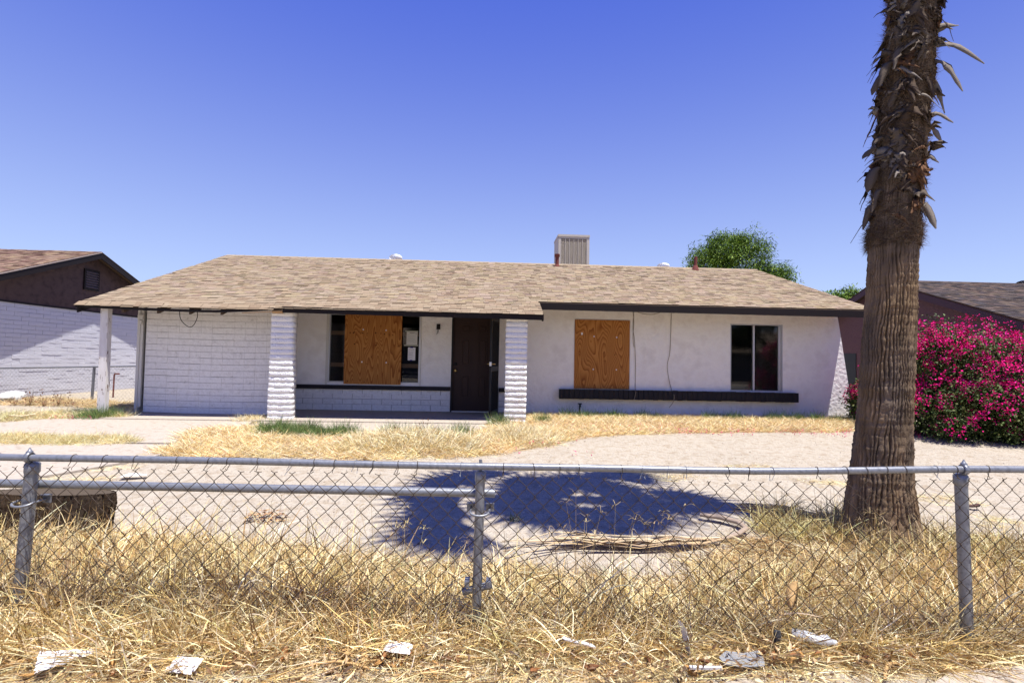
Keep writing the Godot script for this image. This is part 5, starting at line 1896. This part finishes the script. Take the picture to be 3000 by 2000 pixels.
# ---------------------------------------------------------------- fallen fronds and litter
func fronds() -> void:
	rng.seed = 288
	var t := thing("palm_frond", "long dry palm frond with hooked stalk lying across the shaded yard", "palm frond", Vector3(1.2, 0.03, -4.0))
	var cols := [lin(0.58, 0.46, 0.28), lin(0.50, 0.36, 0.19), lin(0.64, 0.53, 0.36), lin(0.40, 0.28, 0.16)]
	var fm := []
	for c in cols:
		fm.append(mat(c, 0.7, 0.3))
	var path := [Vector2(1.90, -4.62), Vector2(2.06, -4.56), Vector2(2.17, -4.44), Vector2(2.16, -4.30), Vector2(2.03, -4.17), Vector2(1.85, -4.08), Vector2(1.63, -4.02), Vector2(1.40, -3.99), Vector2(1.15, -3.97), Vector2(0.90, -4.01), Vector2(0.70, -4.05), Vector2(0.50, -4.02), Vector2(0.30, -3.95), Vector2(0.10, -3.84)]
	var P := func(q: Vector2, up: float) -> Vector3: return Vector3(q.x, gy(q.x, q.y) + up, q.y)
	var st := ST()
	var pp := []
	for i in 7:
		pp.append(P.call(path[i], 0.05 if i < 5 else 0.035))
	tube(st, pp, [0.026, 0.038, 0.032, 0.025, 0.022, 0.018, 0.014], 8, 0.6)
	mk("stalk", st, mat(lin(0.30, 0.23, 0.17), 0.6, 0.35), t)
	for k in 18:
		st = ST()
		var n := rng.randi_range(6, path.size() - 5)
		var pts := []
		var ups := []
		var ws := []
		var off := Vector2(0, 0)
		var drift := Vector2(R(-0.01, 0.01), R(-0.02, 0.03))
		for i in range(5 + k % 3, mini(5 + n, path.size())):
			off += drift + Vector2(R(-0.01, 0.01), R(-0.012, 0.012))
			pts.append(P.call(path[i] + off, 0.03 + 0.06 * rng.randf() * minf(1.0, (i - 4) / 3.0)))
			ups.append(Vector3(R(-0.3, 0.3), 1, R(-0.3, 0.3)))
			ws.append(R(0.009, 0.018) * (1.0 if i < 10 else 0.6))
		strip(st, pts, ups, ws, 0.0015)
		mk("leaflet", st, pick(fm), t)
	for k in 16:      # curled ends
		st = ST()
		var c: Vector2 = path[rng.randi_range(6, 12)] + Vector2(R(-0.05, 0.05), R(-0.06, 0.08))
		var pts := []
		var ups := []
		var ws := []
		var a := R(0, TAU)
		var rad := R(0.03, 0.07)
		var p := P.call(c, 0.05)
		for i in 9:
			pts.append(p + Vector3(cos(a), 0, sin(a)) * rad * i * 0.16 + Vector3(0, sin(i * 0.42) * rad * 1.3, 0))
			ups.append(Vector3(0, 1, 0.2))
			ws.append(0.0028 * (1.0 - i / 11.0))
			a += R(0.1, 0.35)
		strip(st, pts, ups, ws, 0.001)
		mk("leaflet", st, pick(fm), t)
	# second frond, a brush of straw pointing at the palm
	t = thing("palm_frond", "short brown dry palm frond left of the palm foot", "palm frond", Vector3(2.55, 0.05, -4.75))
	for k in 34:
		st = ST()
		var a := Vector2(2.36 + R(0.0, 0.1), -4.92 + R(-0.03, 0.03))
		var b := Vector2(2.95 + R(-0.1, 0.2), -4.55 + R(-0.16, 0.12))
		var pts := []
		var ups := []
		var ws := []
		for i in 5:
			var u := i / 4.0
			pts.append(P.call(a.lerp(b, u), 0.02 + 0.06 * sin(u * PI) * rng.randf() + 0.012))
			ups.append(Vector3(R(-0.5, 0.5), 1, R(-0.5, 0.5)))
			ws.append(R(0.006, 0.012) * (1.0 - 0.5 * u))
		strip(st, pts, ups, ws, 0.0015)
		mk("leaflet", st, fm[3] if rng.randf() < 0.6 else pick(fm), t)
	# broken pieces on the right edge and in the yard
	for q in [["bark_piece", "dark curled palm leaf base lying by the right fence post", 4.35, -3.9, 0.30, 0.06, 0.5, Color(0.09, 0.05, 0.04)], ["bark_piece", "tan strip of palm leaf base beyond the right fence post", 3.75, -4.0, 0.45, 0.03, 0.1, Color(0.45, 0.30, 0.16)], ["bark_piece", "small dark bark chip on the bare yard at right", 4.75, -5.0, 0.16, 0.035, -0.5, Color(0.10, 0.06, 0.05)], ["bark_piece", "pale wooden splinter lying in the grass by the driveway", -8.0, -9.4, 0.34, 0.022, 0.9, Color(0.66, 0.54, 0.36)]]:
		st = ST()
		var pts := []
		var ups := []
		var ws := []
		for i in 7:
			var u := i / 6.0 - 0.5
			var c := Vector2(q[2] + cos(q[6]) * u * q[4], q[3] - sin(q[6]) * u * q[4])
			pts.append(P.call(c, 0.03 + 0.05 * absf(u)) + Vector3(0, 0.06 if q[2] < -7.0 else 0.0, 0.02 * sin(u * 7.0)))
			ups.append(Vector3(0.2 * u, 1, 0.3))
			ws.append(q[5] * (1.0 - 1.2 * absf(u)) + 0.004)
		strip(st, pts, ups, ws, 0.006)
		tag(mk(q[0], st, mat(q[7].linear_to_srgb(), 0.85, 0.2)), q[1], "bark")

func crumple(w: float, h: float, amp: float, sd: int, n := 16, pinch := 0.0) -> ArrayMesh:
	var f := FastNoiseLite.new()
	f.seed = sd
	f.frequency = 1.0
	f.noise_type = FastNoiseLite.TYPE_CELLULAR
	f.cellular_return_type = FastNoiseLite.RETURN_DISTANCE
	var st := ST()
	st.set_smooth_group(-1)
	var g := []
	for j in n + 1:
		for i in n + 1:
			var x := i / float(n) - 0.5
			var z := j / float(n) - 0.5
			var edge := 1.0 - 0.75 * absf(f.get_noise_2d(x * 4.0 + 9.0, z * 4.0) + 0.5) * (absf(x) + absf(z))
			var pn := 1.0 - pinch * (x + 0.5)
			var y := (f.get_noise_2d(x * 2.6, z * 2.6) + 1.0) * amp + amp * 0.6 * cos(x * 3.0) * cos(z * 3.0)
			g.append(Vector3(x * w * edge, y, z * h * edge * pn))
	for j in n:
		for i in n:
			var a: int = j * (n + 1) + i
			quad(st, g[a + n + 1], g[a + n + 2], g[a + 1], g[a])
	return mesh_of(st)

func lay(called: String, label: String, cat: String, mesh: Mesh, m: Material, x: float, z: float, up: float, yaw: float, tilt := 0.0) -> MeshInstance3D:
	var o := put(called, mesh, m, self, Vector3(x, gy(x, z) + up, z))
	o.basis = Basis(Vector3.UP, yaw) * Basis(Vector3.RIGHT, tilt)
	tag(o, label, cat)
	return o

func litter() -> void:
	rng.seed = 305
	var white := vcol(0.6, 0.3, 0.3)
	white.albedo_color = lin(0.80, 0.80, 0.82)
	white.albedo_texture = noise_tex(95, 0.05, [[0.0, lin(0.45, 0.40, 0.34)], [0.4, lin(0.85, 0.83, 0.80)], [1.0, lin(1.0, 1.0, 1.0)]], 256, 4)
	tri(white, 6.0)
	lay("rag", "crumpled white cloth rag in the straw at bottom left", "rag", crumple(0.21, 0.11, 0.025, 3, 10, 0.7), white, -1.88, -2.50, 0.06, 0.5, 0.5)
	lay("tissue", "small torn white tissue among leaves right of the rag", "tissue", crumple(0.14, 0.08, 0.02, 8, 9), white, -1.34, -2.47, 0.05, -0.2, 0.4)
	lay("wrapper", "white and red wrapper scrap beside the curved tan palm strip", "wrapper", crumple(0.14, 0.06, 0.015, 14, 9), white, -0.40, -2.56, 0.065, -0.25, 0.4)
	lay("plastic_bag", "limp translucent white plastic bag standing in straw at bottom right", "plastic bag", crumple(0.18, 0.09, 0.02, 21, 10, 0.5), white, 0.975, -2.55, 0.11, 1.45, 0.0).basis = Basis(Vector3.UP, 0.1) * Basis(Vector3.BACK, -1.35)
	var st := ST()
	var pts := []
	var ups := []
	var ws := []
	for i in 8:
		pts.append(Vector3(-0.082 + i * 0.0235, 0.012 - 0.012 * pow(i / 7.0, 2.0), 0.006 * sin(i * 0.9)))
		ups.append(Vector3(0, 1, 0.35))
		ws.append(0.012 if i < 7 else 0.008)
	strip(st, pts, ups, ws, 0.0012)
	lay("plastic_strip", "flat white plastic strip lying aslant on the straw", "plastic strip", mesh_of(st), white, 0.465, -2.575, 0.08, -0.42)
	st = ST()
	box(st, Vector3(-0.075, 0, -0.008), Vector3(0.075, 0.01, 0.008))
	lay("plastic_stick", "short white plastic stick on the gravel at the bottom edge", "plastic stick", mesh_of(st), white, 1.03, -2.425, 0.045, -0.05)
	st = ST()
	prism(st, P2([-0.10, -0.03, -0.02, -0.045, 0.09, -0.04, 0.105, 0.0, 0.10, 0.045, 0.02, 0.03, -0.06, 0.045, -0.11, 0.01]), 0.0, 0.006)
	var gb := lay("cardboard", "torn flat grey cardboard piece on the gravel", "cardboard", mesh_of(st), mat(lin(0.22, 0.225, 0.235), 0.85, 0.2), 1.24, -2.50, 0.05, 0.0)
	gb.basis = Basis(Vector3.RIGHT, -PI / 2 + 0.35)
	gb.position += gb.basis * Vector3(0, -E, 0)
	st = ST()
	var chunk := SphereMesh.new()
	chunk.radius = 0.5
	chunk.height = 1.0
	chunk.radial_segments = 10
	chunk.rings = 6
	var arr := chunk.get_mesh_arrays()
	var vv: PackedVector3Array = arr[Mesh.ARRAY_VERTEX]
	var idx: PackedInt32Array = arr[Mesh.ARRAY_INDEX]
	st.set_smooth_group(-1)
	for i in idx:
		var p := vv[i]
		p = Vector3(signf(p.x) * pow(absf(p.x), 0.55), signf(p.y) * pow(absf(p.y), 0.55), signf(p.z) * pow(absf(p.z), 0.55))
		st.add_vertex(p * Vector3(0.028, 0.075, 0.022) * (1.0 + 0.3 * fine.get_noise_3d(p.x * 3.0, p.y * 3.0, p.z * 3.0)))
	lay("asphalt_chunk", "upright dark asphalt chunk beside the clear bottle", "asphalt chunk", mesh_of(st), nrm(tri(mat(lin(0.05, 0.052, 0.056), 0.9, 0.3), 6.0), noise_tex(11, 0.09, [], 512, 4, true, 5.0), 1.0), 1.455, -2.585, 0.085, 0.3, 0.1)
	st = ST()
	tube(st, [Vector3(-0.10, 0, 0), Vector3(-0.095, 0, 0), Vector3(-0.03, 0.006, 0.004), Vector3(0.02, -0.004, 0.002), Vector3(0.06, 0.004, 0), Vector3(0.08, 0, 0), Vector3(0.10, 0, 0)], [0.022, 0.034, 0.032, 0.026, 0.033, 0.016, 0.014], 12, 0.75)
	var pl := mat(Color(0.85, 0.87, 0.9, 0.45), 0.2, 0.5)
	pl.transparency = BaseMaterial3D.TRANSPARENCY_ALPHA
	lay("plastic_bottle", "crushed clear plastic bottle lying in leaf litter", "bottle", mesh_of(st), pl, 1.66, -2.61, 0.09, -0.45)
	lay("rag", "pale rag on the sandy yard beside the stump", "rag", crumple(0.24, 0.13, 0.035, 33, 12, 0.4), white, -3.76, -5.8, 0.02, 0.3)
	lay("leaf_heap", "small heap of dead brown leaves on the bare sand", "leaf heap", leaf_cluster(140, 0.11, 0.05, 0.025, [Color(0.30, 0.16, 0.08), Color(0.2, 0.1, 0.05), Color(0.42, 0.27, 0.13)], 0.1), M.leaf, -1.85, -4.545, 0.03, 0.0).scale = Vector3(1.2, 0.35, 0.8)
	# big dry leaves
	var bl := [lin(0.42, 0.23, 0.08), lin(0.27, 0.115, 0.045), lin(0.50, 0.32, 0.14), lin(0.15, 0.065, 0.03)]
	var bm := []
	for c in bl:
		bm.append(mat(c, 0.75, 0.25))
	var big := []
	for i in 5:
		st = ST()
		pts = []
		ups = []
		ws = []
		for k in 8:
			var u := k / 7.0
			pts.append(Vector3((u - 0.5) * 0.10, 0.018 * sin(u * 3.0 + i), 0.012 * sin(u * 2.5 + i * 2.0)))
			ups.append(Vector3(0.3 * sin(u * 4.0 + i), 1, 0.4 * cos(i * 2.0)))
			ws.append(0.022 * sin(PI * clampf(u * 0.94 + 0.04, 0, 1)))
		strip(st, pts, ups, ws, 0.0008)
		big.append(mesh_of(st))
	var spots := []
	for i in 64:
		spots.append([R(-2.6, 2.3), R(-2.62, -2.42), R(0.5, 1.0)])
	for i in 14:
		spots.append([R(-0.75, -0.35), R(-2.62, -2.5), R(0.7, 1.1)])
	for i in 30:
		spots.append([R(1.3, 2.3), R(-2.68, -2.5), R(0.6, 1.0)])
	for q in spots:
		var tone := rng.randi_range(0, 3)
		var o := put("dry_leaf", pick(big), bm[tone], self, Vector3(q[0], gy(q[0], q[1]) + R(0.015, 0.05), q[1]))
		o.basis = Basis(Vector3.UP, R(0, TAU)) * Basis(Vector3.RIGHT, R(-0.7, 0.7)).scaled(Vector3.ONE * q[2])
		var where: String = "at the lower left" if q[0] < -0.9 else ("below the middle post" if q[0] < 0.7 else "at the lower right")
		tag(o, "%s dry leaf curled in the verge litter %s" % [["golden brown", "reddish brown", "pale tan", "dark brown"][tone], where], "leaf", "dry leaves on the verge")
	var o2 := put("dry_leaf", big[2], bm[2], self, Vector3(1.69, gy(1.69, -2.85) + 0.2, -2.82))
	o2.basis = Basis(Vector3.BACK, 1.2) * Basis(Vector3.RIGHT, 1.2).scaled(Vector3(1.5, 1, 2.2))
	tag(o2, "large upright tan leaf caught in the grass near the palm", "leaf")
	# palm strips in the litter
	for q in [["curved tan palm strip lying below the middle post", -0.68, -2.50, 0.34, 0.0, 0.010, 2], ["brown split palm strip at the bottom left corner", -2.05, -2.54, 0.36, 0.28, 0.016, 0], ["thin dark stick in the litter right of the rag", -1.52, -2.45, 0.20, 0.35, 0.004, 3], ["broken grey tan stick by the sidewalk corner", 1.93, -2.46, 0.22, 0.6, 0.012, 2]]:
		st = ST()
		pts = []
		ups = []
		ws = []
		for k in 9:
			var u := k / 8.0 - 0.5
			pts.append(Vector3(u * q[3], 0.012 * cos(u * 5.0), 0.09 * u * u))
			ups.append(Vector3(0, 1, 0.4))
			ws.append(q[5] * (1.0 - 0.8 * absf(u)))
		strip(st, pts, ups, ws, 0.003)
		lay("palm_strip", q[0], "palm strip", mesh_of(st), bm[q[6]], q[1], q[2], 0.03, q[4])
	# fine crumbs of leaf
	var xf := [[], [], []]
	var cs := [[], [], []]
	for i in 420:
		var x := R(-2.8, 2.6)
		var z := R(-2.75, -2.36)
		if x > 1.7 and z > -2.5:
			continue
		xf[i % 3].append(Transform3D(spin(R(0.4, 1.0), 0.6), Vector3(x, gy(x, z) + R(0.005, 0.03), z)))
		cs[i % 3].append(Color.WHITE)
	for k in 3:
		multi("leaf_litter", leaf_cluster(12, 0.08, 0.05, 0.018, [Color(0.26, 0.15, 0.07), Color(0.18, 0.10, 0.05), Color(0.40, 0.28, 0.14), Color(0.09, 0.055, 0.035), Color(0.50, 0.38, 0.21), Color(0.60, 0.48, 0.30)], 0.0), xf[k], cs[k], M.leaf)
	# discarded things by the neighbour's wall
	st = ST()
	tube(st, [Vector3(0, 0.10, 0), Vector3(0, 0.14, 0), Vector3(0, 0.20, 0), Vector3(0, 0.23, 0)], [0.30, 0.30, 0.25, 0.10], 18, 0.6)
	box(st, Vector3(-0.2, 0.0, 0.05), Vector3(0.2, 0.105, 0.17))
	lay("discarded_box", "weathered white discarded plastic casing beside the neighbour's wall", "casing", mesh_of(st), mat(lin(0.66, 0.66, 0.62), 0.6, 0.3), -10.35, -11.9, 0.0, 0.15)
	st = ST()
	tube(st, [v(-9.34, -1.2, 13.5), v(-9.335, -0.56, 13.5), v(-9.32, -0.535, 13.5), v(-9.18, -0.53, 13.45)], 0.018, 8)
	tag(mk("standpipe", st, M.rust_pipe), "thin rusty standpipe with bent top behind the back fence", "pipe")
